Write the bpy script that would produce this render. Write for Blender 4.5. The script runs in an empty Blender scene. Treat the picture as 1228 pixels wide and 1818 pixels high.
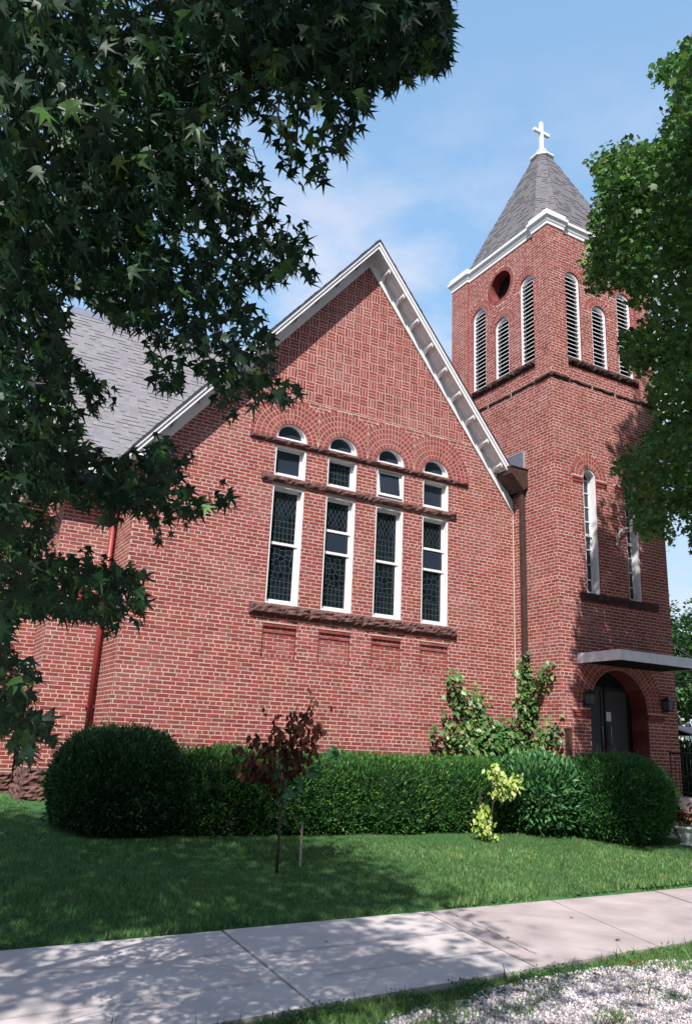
import bpy, bmesh, math, random
import numpy as np
from mathutils import Vector, Matrix
from mathutils.geometry import tessellate_polygon
random.seed(7); rng=np.random.default_rng(7)
scene=bpy.context.scene; COL=scene.collection
R=math.radians
# ---------------------------------------------------------------- camera
CAM=np.array([-5.504,-12.7183,1.585]); FPX=1424.47; PW,PH=1228.0,1818.0
def cam_axes():
    yaw,pit,rol=R(28.9546),R(16.219),R(2.5753)
    f=np.array([math.sin(yaw)*math.cos(pit),math.cos(yaw)*math.cos(pit),math.sin(pit)])
    r=np.array([math.cos(yaw),-math.sin(yaw),0.0]); u=np.cross(r,f)
    return f, math.cos(rol)*r+math.sin(rol)*u, -math.sin(rol)*r+math.cos(rol)*u
CF,CR,CU=cam_axes()
cd=bpy.data.cameras.new('camera'); cam=bpy.data.objects.new('camera',cd); COL.objects.link(cam)
cam.matrix_world=Matrix(((CR[0],CU[0],-CF[0],CAM[0]),(CR[1],CU[1],-CF[1],CAM[1]),(CR[2],CU[2],-CF[2],CAM[2]),(0,0,0,1)))
cd.sensor_fit='VERTICAL'; cd.sensor_height=36; cd.lens=FPX/PH*36; cd.clip_start=.05; cd.clip_end=3000
scene.camera=cam
# ---------------------------------------------------------------- sun and sky
SUN_A,SUN_B=.86,1.42            # light travels (A, 1, -B)
sv=Vector((-SUN_A,-1,SUN_B)).normalized(); EL=math.asin(sv.z)
w=bpy.data.worlds.new('World'); scene.world=w; w.use_nodes=True
nt=w.node_tree; nt.nodes.clear(); N=nt.nodes.new; L=nt.links.new
out=N('ShaderNodeOutputWorld'); bg=N('ShaderNodeBackground'); bg.inputs[1].default_value=.138
sky=N('ShaderNodeTexSky'); sky.sky_type='NISHITA'; sky.sun_disc=False; sky.sun_elevation=EL
sky.sun_rotation=math.atan2(sv.x,sv.y); sky.air_density=1.0; sky.dust_density=1.2; sky.ozone_density=1.6
tc=N('ShaderNodeTexCoord'); mp=N('ShaderNodeMapping'); mp.inputs['Scale'].default_value=(1.0,1.0,2.0); mp.inputs['Location'].default_value=(.35,.1,.55)
n1=N('ShaderNodeTexNoise'); n1.inputs['Scale'].default_value=3.6; n1.inputs['Detail'].default_value=7; n1.inputs['Roughness'].default_value=.55
rp=N('ShaderNodeValToRGB'); rp.color_ramp.elements[0].position=.42; rp.color_ramp.elements[1].position=.60
sep=N('ShaderNodeSeparateXYZ'); mr=N('ShaderNodeMapRange')
mr.inputs['From Min'].default_value=.50; mr.inputs['From Max'].default_value=.72; mr.inputs['To Min'].default_value=1.0; mr.inputs['To Max'].default_value=.0
ml=N('ShaderNodeMath'); ml.operation='MULTIPLY'
# haze lightening towards the horizon
mr2=N('ShaderNodeMapRange'); mr2.inputs['From Min'].default_value=-.05; mr2.inputs['From Max'].default_value=.75; mr2.inputs['To Min'].default_value=.9; mr2.inputs['To Max'].default_value=.5
hz=N('ShaderNodeMixRGB'); zr=N('ShaderNodeValToRGB'); ze=zr.color_ramp.elements; ze[0].position=.05; ze[0].color=(.62,.72,.86,1); ze[1].position=.55; ze[1].color=(.362,.650,1.0,1)
zs=N('ShaderNodeVectorMath'); zs.operation='SCALE'; zs.inputs['Scale'].default_value=4.75; L(zr.outputs[0],zs.inputs[0]); L(zs.outputs[0],hz.inputs[2])
cl=N('ShaderNodeMixRGB'); cl.inputs[2].default_value=(3.7,3.75,4.3,1)
mb=N('ShaderNodeMapRange'); mb.inputs['From Min'].default_value=-.1; mb.inputs['From Max'].default_value=.8; mb.inputs['To Min'].default_value=0; mb.inputs['To Max'].default_value=.0
L(tc.outputs['Generated'],mp.inputs[0]); L(mp.outputs[0],n1.inputs['Vector']); L(n1.outputs[0],rp.inputs[0])
L(tc.outputs['Generated'],sep.inputs[0]); L(sep.outputs[2],mr.inputs[0]); L(sep.outputs[2],zr.inputs[0]); L(sep.outputs[2],mr2.inputs[0])
L(rp.outputs[0],ml.inputs[0]); L(mr.outputs[0],ml.inputs[1])
gain=N('ShaderNodeMixRGB'); gain.blend_type='MULTIPLY'; gain.inputs[0].default_value=1; gain.inputs[2].default_value=(1.0,1.0,1.0,1)
L(sky.outputs[0],gain.inputs[1]); L(gain.outputs[0],hz.inputs[1]); L(mr2.outputs[0],hz.inputs[0])
L(hz.outputs[0],cl.inputs[1]); L(ml.outputs[0],cl.inputs[0]); L(cl.outputs[0],bg.inputs[0]); L(bg.outputs[0],out.inputs[0])
sd=bpy.data.lights.new('sun','SUN'); sd.energy=5.0; sd.angle=R(.53); sd.color=(1.0,.955,.90)
so=bpy.data.objects.new('sun',sd); COL.objects.link(so); so.rotation_euler=sv.to_track_quat('Z','Y').to_euler(); so.location=(-30,-30,40)
scene.view_settings.view_transform='Standard'; scene.view_settings.look='None'; scene.view_settings.exposure=0.75; scene.view_settings.gamma=1
scene.render.engine='CYCLES'
cy=scene.cycles; cy.max_bounces=6; cy.diffuse_bounces=3; cy.glossy_bounces=3; cy.transmission_bounces=4; cy.transparent_max_bounces=6
cy.sample_clamp_indirect=6

# ---------------------------------------------------------------- materials
def mat(name,col,rough=.6,spec=.4,noise=None,bump=None,metal=0,attr=False,trans=0,coat=0):
    """noise=(scale,amount[,detail]); bump=(scale,strength,distance)"""
    m=bpy.data.materials.new(name); m.use_nodes=True; t=m.node_tree; b=t.nodes['Principled BSDF']
    b.inputs['Roughness'].default_value=rough; b.inputs['Specular IOR Level'].default_value=spec; b.inputs['Metallic'].default_value=metal
    b.inputs['Base Color'].default_value=(*col,1)
    if coat: b.inputs['Coat Weight'].default_value=coat
    geo=t.nodes.new('ShaderNodeNewGeometry'); src=None
    if attr:
        a=t.nodes.new('ShaderNodeAttribute'); a.attribute_name='Col'; src=a.outputs['Color']
    if noise:
        nz=t.nodes.new('ShaderNodeTexNoise'); nz.inputs['Scale'].default_value=noise[0]; nz.inputs['Detail'].default_value=noise[2] if len(noise)>2 else 5
        t.links.new(geo.outputs['Position'],nz.inputs['Vector'])
        r=t.nodes.new('ShaderNodeMapRange'); r.inputs['From Min'].default_value=.3; r.inputs['From Max'].default_value=.7
        r.inputs['To Min'].default_value=1-noise[1]; r.inputs['To Max'].default_value=1+noise[1]; t.links.new(nz.outputs[0],r.inputs[0])
        mx=t.nodes.new('ShaderNodeVectorMath'); mx.operation='SCALE'; t.links.new(r.outputs[0],mx.inputs['Scale'])
        if src: t.links.new(src,mx.inputs[0])
        else: mx.inputs[0].default_value=col
        src=mx.outputs[0]
    if src: t.links.new(src,b.inputs['Base Color'])
    if bump:
        nz=t.nodes.new('ShaderNodeTexNoise'); nz.inputs['Scale'].default_value=bump[0]; nz.inputs['Detail'].default_value=6
        t.links.new(geo.outputs['Position'],nz.inputs['Vector'])
        bp=t.nodes.new('ShaderNodeBump'); bp.inputs['Strength'].default_value=bump[1]; bp.inputs['Distance'].default_value=bump[2]
        t.links.new(nz.outputs[0],bp.inputs['Height']); t.links.new(bp.outputs[0],b.inputs['Normal'])
    if trans:
        tl=t.nodes.new('ShaderNodeBsdfTranslucent'); mxs=t.nodes.new('ShaderNodeMixShader'); mxs.inputs[0].default_value=trans
        if src: t.links.new(src,tl.inputs[0])
        else: tl.inputs[0].default_value=(*col,1)
        t.links.new(b.outputs[0],mxs.inputs[1]); t.links.new(tl.outputs[0],mxs.inputs[2]); t.links.new(mxs.outputs[0],t.nodes['Material Output'].inputs[0])
    return m
M={}
M['brick']=mat('brick',(.3,.1,.08),.85,.25,(9,.22),(60,.5,.004),attr=True)
M['mortar']=mat('mortar',(.44,.345,.29),.9,.2,(3,.16),(90,.5,.003))
M['stone']=mat('brownstone',(.115,.060,.054),.9,.2,(7,.35),(45,.8,.012))
M['stone_dark']=mat('weathered_brownstone',(.055,.032,.03),.95,.15,(7,.4),(45,.8,.012))
M['white']=mat('white_paint',(.64,.63,.64),.5,.4,(5,.05),(25,.15,.002))
M['white_old']=mat('weathered_white_paint',(.74,.73,.76),.6,.3,(9,.09),(30,.3,.003))
M['shingle']=mat('shingle',(.2,.19,.2),.9,.2,(40,.16),(120,.5,.004),attr=True)
M['dark_edge']=mat('dark_roof_edge',(.045,.04,.06),.8,.2)
M['brown_metal']=mat('brown_metal',(.045,.028,.022),.5,.4,(14,.4))
M['red_metal']=mat('red_paint',(.24,.035,.032),.45,.4,(8,.12))
M['blue_grey_metal']=mat('galvanised_sheet',(.16,.18,.24),.45,.5,(12,.15),metal=.3)
M['alu']=mat('canopy_metal',(.62,.64,.72),.45,.5,(6,.12),(8,.1,.004),metal=.25)
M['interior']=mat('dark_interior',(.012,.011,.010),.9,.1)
M['concrete_new']=mat('concrete_new',(.44,.392,.385),.85,.25,(1.7,.10,8),(150,.25,.002))
M['concrete_old']=mat('concrete_old',(.335,.28,.275),.88,.25,(1.9,.22,9),(120,.35,.003))
M['joint']=mat('sidewalk_joint_dirt',(.22,.19,.18),.95,.1,(30,.3))
M['black_metal']=mat('black_iron',(.012,.012,.013),.45,.4)
M['grey_metal']=mat('grey_conduit',(.42,.42,.44),.4,.5,metal=.4)
M['bark']=mat('bark',(.05,.038,.03),.9,.2,(20,.4),(30,.9,.02))
M['twig']=mat('twig',(.045,.035,.022),.85,.2)
M['soil']=mat('soil',(.035,.028,.02),.95,.1,(5,.3))
M['leaf']=mat('sweetgum_leaf',(.05,.11,.03),.5,.3,attr=True,trans=.12)
M['leaf2']=mat('maple_leaf',(.06,.12,.02),.5,.35,attr=True,trans=.28)
M['needle']=mat('needle_foliage',(.03,.09,.03),.55,.3,attr=True,trans=.15)
M['gloss_leaf']=mat('glossy_leaf',(.03,.1,.04),.42,.35,attr=True,trans=.12)
M['dryleaf']=mat('dry_leaf',(.09,.035,.02),.75,.2,attr=True,trans=.1)
M['grass']=mat('grass_blade',(.06,.14,.04),.6,.25,attr=True,trans=.25)
M['gravelst']=mat('gravel_stone',(.5,.47,.5),.85,.25,attr=True)
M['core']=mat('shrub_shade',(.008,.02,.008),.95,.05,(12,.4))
def lawn_mat():
    m=mat('lawn_ground',(.045,.10,.03),.95,.1); t=m.node_tree; b=t.nodes['Principled BSDF']
    geo=t.nodes.new('ShaderNodeNewGeometry'); a=t.nodes.new('ShaderNodeTexNoise'); a.inputs['Scale'].default_value=.9; a.inputs['Detail'].default_value=8
    rr=t.nodes.new('ShaderNodeValToRGB'); e=rr.color_ramp.elements; e[0].position=.3; e[0].color=(.030,.085,.026,1); e[1].position=.75; e[1].color=(.056,.125,.042,1)
    t.links.new(geo.outputs['Position'],a.inputs[0]); t.links.new(a.outputs[0],rr.inputs[0]); t.links.new(rr.outputs[0],b.inputs['Base Color']); return m
M['lawn']=lawn_mat()
def gravel_mat():
    m=mat('gravel_ground',(.4,.36,.38),.95,.15); t=m.node_tree; b=t.nodes['Principled BSDF']
    geo=t.nodes.new('ShaderNodeNewGeometry'); v=t.nodes.new('ShaderNodeTexVoronoi'); v.inputs['Scale'].default_value=55
    rr=t.nodes.new('ShaderNodeValToRGB'); e=rr.color_ramp.elements; e[0].color=(.24,.215,.215,1); e[1].color=(.42,.385,.40,1)
    sp=t.nodes.new('ShaderNodeSeparateColor')
    t.links.new(geo.outputs['Position'],v.inputs['Vector']); t.links.new(v.outputs['Color'],sp.inputs[0]); t.links.new(sp.outputs[0],rr.inputs[0]); t.links.new(rr.outputs[0],b.inputs['Base Color'])
    bp=t.nodes.new('ShaderNodeBump'); bp.inputs['Distance'].default_value=.02; bp.invert=True; t.links.new(v.outputs['Distance'],bp.inputs['Height']); t.links.new(bp.outputs[0],b.inputs['Normal']); return m
M['gravel']=gravel_mat()
def glass_mat(name,leaded=True,tint=(.010,.014,.018)):
    m=mat(name,tint,.12,.5); t=m.node_tree; b=t.nodes['Principled BSDF']; b.inputs['IOR'].default_value=1.5
    if leaded:
        uv=t.nodes.new('ShaderNodeUVMap'); sp=t.nodes.new('ShaderNodeSeparateXYZ'); t.links.new(uv.outputs[0],sp.inputs[0])
        def mth(op,a,bv=None):
            n=t.nodes.new('ShaderNodeMath'); n.operation=op
            for i,q in enumerate((a,bv)):
                if q is None: continue
                if isinstance(q,(int,float)): n.inputs[i].default_value=q
                else: t.links.new(q,n.inputs[i])
            return n.outputs[0]
        x,z=sp.outputs[0],sp.outputs[1]
        def lines(v,period,wd):
            f=mth('ABSOLUTE',mth('SUBTRACT',mth('FRACT',mth('DIVIDE',v,period)),.5)); return mth('GREATER_THAN',f,.5-wd/period)
        zz=mth('MULTIPLY',z,.55)
        dia=mth('MAXIMUM',lines(mth('ADD',x,zz),.088,.006),lines(mth('SUBTRACT',x,zz),.088,.006))
        # circles and scrolls
        vo=t.nodes.new('ShaderNodeTexVoronoi'); vo.feature='DISTANCE_TO_EDGE'; vo.voronoi_dimensions='2D'; vo.inputs['Scale'].default_value=9.5; vo.inputs['Randomness'].default_value=.55
        t.links.new(uv.outputs[0],vo.inputs['Vector']); vor=mth('LESS_THAN',vo.outputs['Distance'],.055)
        v2=t.nodes.new('ShaderNodeTexVoronoi'); v2.voronoi_dimensions='2D'; v2.inputs['Scale'].default_value=9.5; v2.inputs['Randomness'].default_value=.55; t.links.new(uv.outputs[0],v2.inputs['Vector'])
        grid=mth('MAXIMUM',lines(x,.082,.007),lines(z,.11,.007))
        band=mth('GREATER_THAN',mth('FRACT',mth('MULTIPLY',z,.92)),.45)
        ontop=mth('GREATER_THAN',z,1.62)
        mid=mth('MAXIMUM',mth('MULTIPLY',vor,band),mth('MULTIPLY',grid,mth('SUBTRACT',1.0,band)))
        ln=mth('MAXIMUM',mth('MULTIPLY',dia,ontop),mth('MULTIPLY',mid,mth('SUBTRACT',1.0,ontop)))
        s2=t.nodes.new('ShaderNodeSeparateColor'); t.links.new(v2.outputs['Color'],s2.inputs[0])
        rr=t.nodes.new('ShaderNodeValToRGB'); e=rr.color_ramp.elements; e[0].color=(.003,.005,.006,1); e[1].position=.95; e[1].color=(.008,.014,.022,1)
        t.links.new(s2.outputs[0],rr.inputs[0])
        mx=t.nodes.new('ShaderNodeMixRGB'); mx.inputs[2].default_value=(.026,.038,.038,1); t.links.new(ln,mx.inputs[0]); t.links.new(rr.outputs[0],mx.inputs[1]); t.links.new(mx.outputs[0],b.inputs['Base Color'])
        rg=t.nodes.new('ShaderNodeMapRange'); rg.inputs['To Min'].default_value=.10; rg.inputs['To Max'].default_value=.5; t.links.new(ln,rg.inputs[0]); t.links.new(rg.outputs[0],b.inputs['Roughness'])
        bp=t.nodes.new('ShaderNodeBump'); bp.inputs['Distance'].default_value=.004; bp.inputs['Strength'].default_value=.5; t.links.new(s2.outputs[1],bp.inputs['Height']); t.links.new(bp.outputs[0],b.inputs['Normal'])
    return m
M['leaded']=glass_mat('leaded_glass'); M['plainglass']=glass_mat('plain_glass',False,(.022,.030,.045)); M['doorglass']=glass_mat('door_glass',False,(.07,.078,.09))  # plain and door glass tints lightened, reflection put into the colour

# ---------------------------------------------------------------- object helpers
def setp(o,label=None,cat=None,group=None,kind=None):
    if label: o['label']=label
    if cat: o['category']=cat
    if group: o['group']=group
    if kind: o['kind']=kind
    return o
def empty(name,label,cat,loc=(0,0,0),group=None):
    o=bpy.data.objects.new(name,None); COL.objects.link(o); o.location=loc; o.empty_display_size=.3
    return setp(o,label,cat,group)
def link(name,me,mats,parent=None,smooth=False):
    for m in mats: me.materials.append(m)
    o=bpy.data.objects.new(name,me); COL.objects.link(o)
    if parent is not None:
        o.parent=parent; o.matrix_parent_inverse=Matrix.Translation(-world_loc(parent))
    if smooth: me.polygons.foreach_set('use_smooth',[True]*len(me.polygons))
    return o
def world_loc(o):
    p=Vector(o.location)
    return p if o.type=='EMPTY' else Vector((0,0,0))
class MB:
    """collects quads and n-gons in world space; built as one mesh object"""
    def __init__(s): s.v=[]; s.f=[]; s.m=[]; s.c=[]; s.cur=0; s.uv=None
    def add(s,vs,fs,col=None,mi=None):
        b=len(s.v); s.v+= [tuple(p) for p in vs]; s.f+=[tuple(b+i for i in f) for f in fs]
        s.m+=[s.cur if mi is None else mi]*len(fs); s.c+=[(col or (1,1,1))]*len(vs); return s
    def box(s,x0,x1,y0,y1,z0,z1,col=None,mi=None):
        return s.add([(x0,y0,z0),(x1,y0,z0),(x1,y1,z0),(x0,y1,z0),(x0,y0,z1),(x1,y0,z1),(x1,y1,z1),(x0,y1,z1)],
          [(0,3,2,1),(4,5,6,7),(0,1,5,4),(1,2,6,5),(2,3,7,6),(3,0,4,7)],col,mi)
    def prism(s,loop,off,col=None,mi=None):
        """loop of 3D points extruded by vector off, capped"""
        n=len(loop); o=Vector(off); A=[Vector(p) for p in loop]; B=[p+o for p in A]
        return s.add(A+B,[tuple(range(n))[::-1],tuple(range(n,2*n))]+[(i,(i+1)%n,n+(i+1)%n,n+i) for i in range(n)],col,mi)
    def tube(s,pts,rad,n=8,col=None,mi=None,cap=True):
        P=[Vector(p) for p in pts]; rads=rad if isinstance(rad,(list,tuple)) else [rad]*len(P); b=len(s.v); vs=[]; fs=[]
        up=Vector((0.13,.21,1)).normalized()
        for i,p in enumerate(P):
            d=(P[min(i+1,len(P)-1)]-P[max(i-1,0)]).normalized(); a=d.cross(up)
            if a.length<.05: a=d.cross(Vector((1,0,0)))
            a.normalize(); c=a.cross(d)
            for k in range(n): t=2*math.pi*k/n; vs.append(p+a*(math.cos(t)*rads[i])+c*(math.sin(t)*rads[i]))
        for i in range(len(P)-1):
            for k in range(n): fs.append((i*n+k,i*n+(k+1)%n,(i+1)*n+(k+1)%n,(i+1)*n+k))
        if cap: fs.append(tuple(range(n))[::-1]); fs.append(tuple((len(P)-1)*n+k for k in range(n)))
        return s.add(vs,fs,col,mi)
    def lathe(s,prof,c,n=20,col=None,mi=None):
        vs=[];fs=[]
        for r_,z in prof:
            for k in range(n): t=2*math.pi*k/n; vs.append((c[0]+r_*math.cos(t),c[1]+r_*math.sin(t),c[2]+z))
        for i in range(len(prof)-1):
            for k in range(n): fs.append((i*n+k,i*n+(k+1)%n,(i+1)*n+(k+1)%n,(i+1)*n+k))
        return s.add(vs,fs,col,mi)
    def build(s,name,mats,parent=None,smooth=False,bevel=0):
        me=bpy.data.meshes.new(name); me.from_pydata(s.v,[],s.f)
        if not isinstance(mats,(list,tuple)): mats=[mats]
        o=link(name,me,mats,parent,smooth)
        me.polygons.foreach_set('material_index',s.m)
        a=me.color_attributes.new('Col','FLOAT_COLOR','POINT'); a.data.foreach_set('color',np.array([(*c,1) for c in s.c],dtype=np.float32).ravel())
        if s.uv is not None:
            u=me.uv_layers.new(name='UVMap'); idx=np.zeros(len(me.loops),dtype=int); me.loops.foreach_get('vertex_index',idx)
            u.data.foreach_set('uv',np.array(s.uv,dtype=np.float32)[idx].ravel())
        if bevel:
            b=o.modifiers.new('bevel','BEVEL'); b.width=bevel; b.segments=2; b.limit_method='ANGLE'
        me.update(); return o
def mesh_np(name,V,F,C,mats,parent=None,smooth=False):
    """V (n,3), F (m,3) triangles, C (n,3) colours"""
    me=bpy.data.meshes.new(name); me.vertices.add(len(V)); me.vertices.foreach_set('co',V.astype(np.float32).ravel())
    k=F.shape[1]; me.loops.add(F.size); me.loops.foreach_set('vertex_index',F.astype(np.int32).ravel())
    me.polygons.add(len(F)); me.polygons.foreach_set('loop_start',np.arange(0,F.size,k,dtype=np.int32))
    o=link(name,me,mats if isinstance(mats,(list,tuple)) else [mats],parent)
    a=me.color_attributes.new('Col','FLOAT_COLOR','POINT'); a.data.foreach_set('color',np.concatenate([C,np.ones((len(C),1))],1).astype(np.float32).ravel())
    if smooth: me.polygons.foreach_set('use_smooth',[True]*len(F))
    me.update(calc_edges=True); me.validate(); return o
def instance(TV,TF,pos,X,Y,Z,scale,col):
    """place template (k,3) at pos with axes X,Y,Z (n,3)"""
    n=len(pos); k=len(TV); sc=np.asarray(scale).reshape(-1,1,1)
    V=pos[:,None,:]+sc*(TV[None,:,0:1]*X[:,None,:]+TV[None,:,1:2]*Y[:,None,:]+TV[None,:,2:3]*Z[:,None,:])
    F=(TF[None,:,:]+(np.arange(n)*k)[:,None,None]).reshape(-1,TF.shape[1])
    return V.reshape(-1,3),F,np.repeat(col,k,axis=0)
def nrm(a): return a/np.maximum(np.linalg.norm(a,axis=-1,keepdims=True),1e-9)
def frame_from(tip,normal):
    Y=nrm(tip); X=nrm(np.cross(Y,normal)); Z=np.cross(X,Y); return X,Y,Z
def project(P):
    d=P-CAM; z=d@CF; z=np.where(z<.05,np.nan,z)
    return PW/2+FPX*(d@CR)/z, PH/2-FPX*(d@CU)/z
def raydir(u,v):
    d=CF+CR*((np.asarray(u)[...,None]-PW/2)/FPX)-CU*((np.asarray(v)[...,None]-PH/2)/FPX); return nrm(d)
def inpoly(u,v,poly):
    poly=np.array(poly,float); ins=np.zeros(np.shape(u),bool); j=len(poly)-1
    for i in range(len(poly)):
        xi,yi=poly[i]; xj,yj=poly[j]
        c=((yi>v)!=(yj>v))&(u<(xj-xi)*(v-yi)/(yj-yi+1e-12)+xi); ins^=c; j=i
    return ins
def vnoise(P,s,seed=0):
    """cheap smooth pseudo noise in [-1,1]"""
    P=np.asarray(P)*s; r=np.random.default_rng(seed); o=0
    for k in range(5):
        w_=r.normal(size=3)*1.3; o=o+np.sin(P@w_+r.uniform(0,6.28)+1.3*np.sin(P@r.normal(size=3)))
    return o/3.2

# ================================================================ terrain
def walk_far(x): return -5.33+.072*x
def walk_near(x): return -7.36+.11*x
def ground(x,y):
    x=np.asarray(x,float); y=np.asarray(y,float)
    g=np.clip((y+5.45)*.088,0,.62)
    far=np.sqrt((x+5)**2+(y+12)**2); g=g+np.clip(far-28,0,400)*.022*(y>-30)
    band=(y<walk_far(x)+.05)&(y>walk_near(x)-.03); g=np.where(band,-.06,g)
    g=np.where(y<walk_near(x)-.03,-.025,g)
    return g
def build_ground():
    def axis(a,b,fine0,fine1,st):
        c=list(np.arange(fine0,fine1,st)); d=[];q=fine1
        while q<b: d.append(q); q+=max(st,(q-fine1)*.22+st)
        e=[];q=fine0
        while q>a: e.append(q); q-=max(st,(fine0-q)*.22+st)
        return np.array(sorted(set(np.round(e+c+d+[a,b],3))))
    xs=axis(-900,900,-12,16,.35); ys=axis(-500,900,-8.4,3,.12)
    X,Y=np.meshgrid(xs,ys); Z=ground(X,Y); V=np.stack([X,Y,Z],-1).reshape(-1,3); nx=len(xs)
    i,j=np.meshgrid(np.arange(len(ys)-1),np.arange(nx-1),indexing='ij'); a=(i*nx+j).ravel(); F=np.stack([a,a+1,a+nx+1,a+nx],1)
    o=mesh_np('lawn',V,F,np.ones_like(V),[M['lawn'],M['gravel'],M['soil']],None,True)
    cx=V[F].mean(1); mi=np.zeros(len(F),int)
    mi[(cx[:,1]<walk_near(cx[:,0])-.33)]=1
    mi[(cx[:,1]<walk_near(cx[:,0])-.05)&(cx[:,1]>=walk_near(cx[:,0])-.33)]=2
    o.data.polygons.foreach_set('material_index',mi); setp(o,kind='structure'); return o
build_ground()
def build_walk():
    # slabs between far and near edges; joints lean as in the place
    js=[(-12.3,-12.6),(-9.9,-10.2),(-7.4,-7.7),(-5.0,-5.25),(-2.56,-2.77),(-.32,-.72),(1.53,.87),(3.4,2.7),(5.3,4.5),(7.2,6.4),(9.2,8.4),(11.2,10.4),(14,13),(18,17)]
    m=MB(); g=.011
    for i in range(len(js)-1):
        (a0,a1),(b0,b1)=js[i],js[i+1]; mi=0 if b0<=-.3 else 1
        def P(x,far): return (x,walk_far(x) if far else walk_near(x))
        q=[P(a0+g,1),P(a1+g,0),P(b1-g,0),P(b0-g,1)]
        z=random.uniform(-.004,.004)
        # subdivide the long way for a faint tooled line
        m.prism([(x,y,-.12) for x,y in q],(0,0,.12+z),mi=mi)
    rr=random.Random(5)
    for x0,x1,f,wd in ((-8,-2.6,.35,.005),(-8,-2.65,.72,.004),(-2.5,-.5,.42,.004),(-2.4,-.62,.75,.0035)):
        P=[];k=26
        for i in range(k+1):
            x=x0+(x1-x0)*i/k; y=walk_far(x)*(1-f)+walk_near(x)*f+rr.uniform(-.004,.004); P.append((x,y))
        for (a,b),(c,d) in zip(P[:-1],P[1:]): m.add([(a,b-wd,.0062),(c,d-wd,.0062),(c,d+wd,.0062),(a,b+wd,.0062)],[(0,1,2,3)],None,2)
    for x0,y0,x1,y1,wd in ((-.10,-5.6,-.42,-7.1,.006),(2.0,-5.6,2.9,-6.1,.004),(2.9,-6.1,2.75,-6.9,.004)):
        p=(x0,y0)
        for i in range(1,19): q=(x0+(x1-x0)*i/18+rr.uniform(-.02,.02),y0+(y1-y0)*i/18+rr.uniform(-.01,.01)); m.add([(p[0]-wd,p[1],.0066),(p[0]+wd,p[1],.0066),(q[0]+wd*rr.uniform(.3,1),q[1],.0066),(q[0]-wd,q[1],.0066)],[(0,1,2,3)],None,2); p=q
    o=m.build('sidewalk',[M['concrete_new'],M['concrete_old'],M['joint']]); setp(o,kind='structure')
    return o
build_walk()

# ================================================================ brickwork
CH=.0663; BL=.218; J=.0125
def brick_col(u,v,seed=0):
    t=random.random(); k=random.uniform(.86,1.14)
    base=(.228,.045,.040)
    if t<.16: base=(.25,.070,.070)
    elif t<.30: base=(.19,.040,.038)
    elif t<.36: base=(.25,.068,.050)
    # soft limewash bloom patches belong to the wall itself
    p=math.sin(u*1.9+seed+1.7*math.sin(v*1.3+seed))*math.sin(v*2.3-u*.7+seed*2); q=max(0,p-.25)*.30
    c=[base[i]*k*(1-q)+(.30,.15,.14)[i]*q for i in range(3)]
    return tuple(c)
class Plane:
    """u,v,n -> world; n outward"""
    def __init__(s,O,U,Nn): s.O=Vector(O); s.U=Vector(U); s.N=Vector(Nn)
    def p(s,u,v,n=0): q=s.O+s.U*u+s.N*n; return (q.x,q.y,q.z+v)
def brick(m,pl,u0,u1,v0,v1,n0,n1,col,rot=0.0):
    ja=.0016
    def j(): return random.uniform(-ja,ja)
    A=[(u0+j(),v0+j()),(u1+j(),v0+j()),(u1+j(),v1+j()),(u0+j(),v1+j())]; b=.002; dn=random.uniform(-.0015,.0015)
    B=[(A[0][0]+b,A[0][1]+b),(A[1][0]-b,A[1][1]+b),(A[2][0]-b,A[2][1]-b),(A[3][0]+b,A[3][1]-b)]
    m.add([pl.p(a,c,n0) for a,c in A]+[pl.p(a,c,n1+dn) for a,c in B],[(4,5,6,7),(0,1,5,4),(1,2,6,5),(2,3,7,6),(3,0,4,7)],col)
def intervals(u0,u1,ex):
    iv=[(u0,u1)]
    for a,b in ex:
        nv=[]
        for p,q in iv:
            if b<=p or a>=q: nv.append((p,q)); continue
            if a>p: nv.append((p,a))
            if b<q: nv.append((b,q))
        iv=nv
    return iv
def lay(m,pl,ufun,v0,v1,exfun,n=.0025,seed=0,hdr=3,quoin=True):
    i0=int(math.floor(v0/CH)); i1=int(math.ceil(v1/CH))
    for i in range(i0,i1):
        a=max(i*CH,v0); b=min((i+1)*CH,v1)
        if b-a<.02: continue
        mid=(a+b)/2; ua,ub=ufun(mid)
        if ub-ua<.03: continue
        header=(i%7==hdr); L_=BL/2 if header else BL; off=(0 if i%2 else BL/2) if not header else BL/4
        off+=.012*math.sin(i*3.1)
        for p,q in intervals(ua,ub,exfun(mid)):
            k=math.floor((p-off)/L_)
            while True:
                s=max(off+k*L_,p); e=min(off+(k+1)*L_,q); k+=1
                if s>=q-1e-6: break
                if e-s<.028: continue
                brick(m,pl,s+(J/2 if s>p+1e-6 else .0),e-(J/2 if e<q-1e-6 else 0),a+J*.55,b-J*.55,-.004,n,brick_col(s,a,seed))
def voussoirs(m,pl,cu,cv,r0,rings,clip=(-9,9),n=.003,a0=0,a1=math.pi,seed=0,rh=.105):
    for k in range(rings):
        ra=r0+k*rh+J*.5; rb=r0+(k+1)*rh-J*.5; cnt=max(6,int(round((a1-a0)*(ra+rb)/2/.078)))
        for i in range(cnt):
            t0=a0+(a1-a0)*i/cnt; t1=a0+(a1-a0)*(i+1)/cnt; g=J*.5/((ra+rb)/2)
            t0+=g;t1-=g; tm=(t0+t1)/2; um=cu+(ra+rb)/2*math.cos(tm)
            if not(clip[0]-.045<um<clip[1]+.045): continue
            P=[(ra,t0),(rb,t0),(rb,t1),(ra,t1)]; Q=[(min(max(cu+r*math.cos(t),clip[0]),clip[1]),cv+r*math.sin(t)) for r,t in P]
            m.add([pl.p(a,b,-.004) for a,b in Q]+[pl.p(a,b,n) for a,b in Q],[(4,5,6,7),(0,1,5,4),(1,2,6,5),(2,3,7,6),(3,0,4,7)],brick_col(um,cv,seed))
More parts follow.
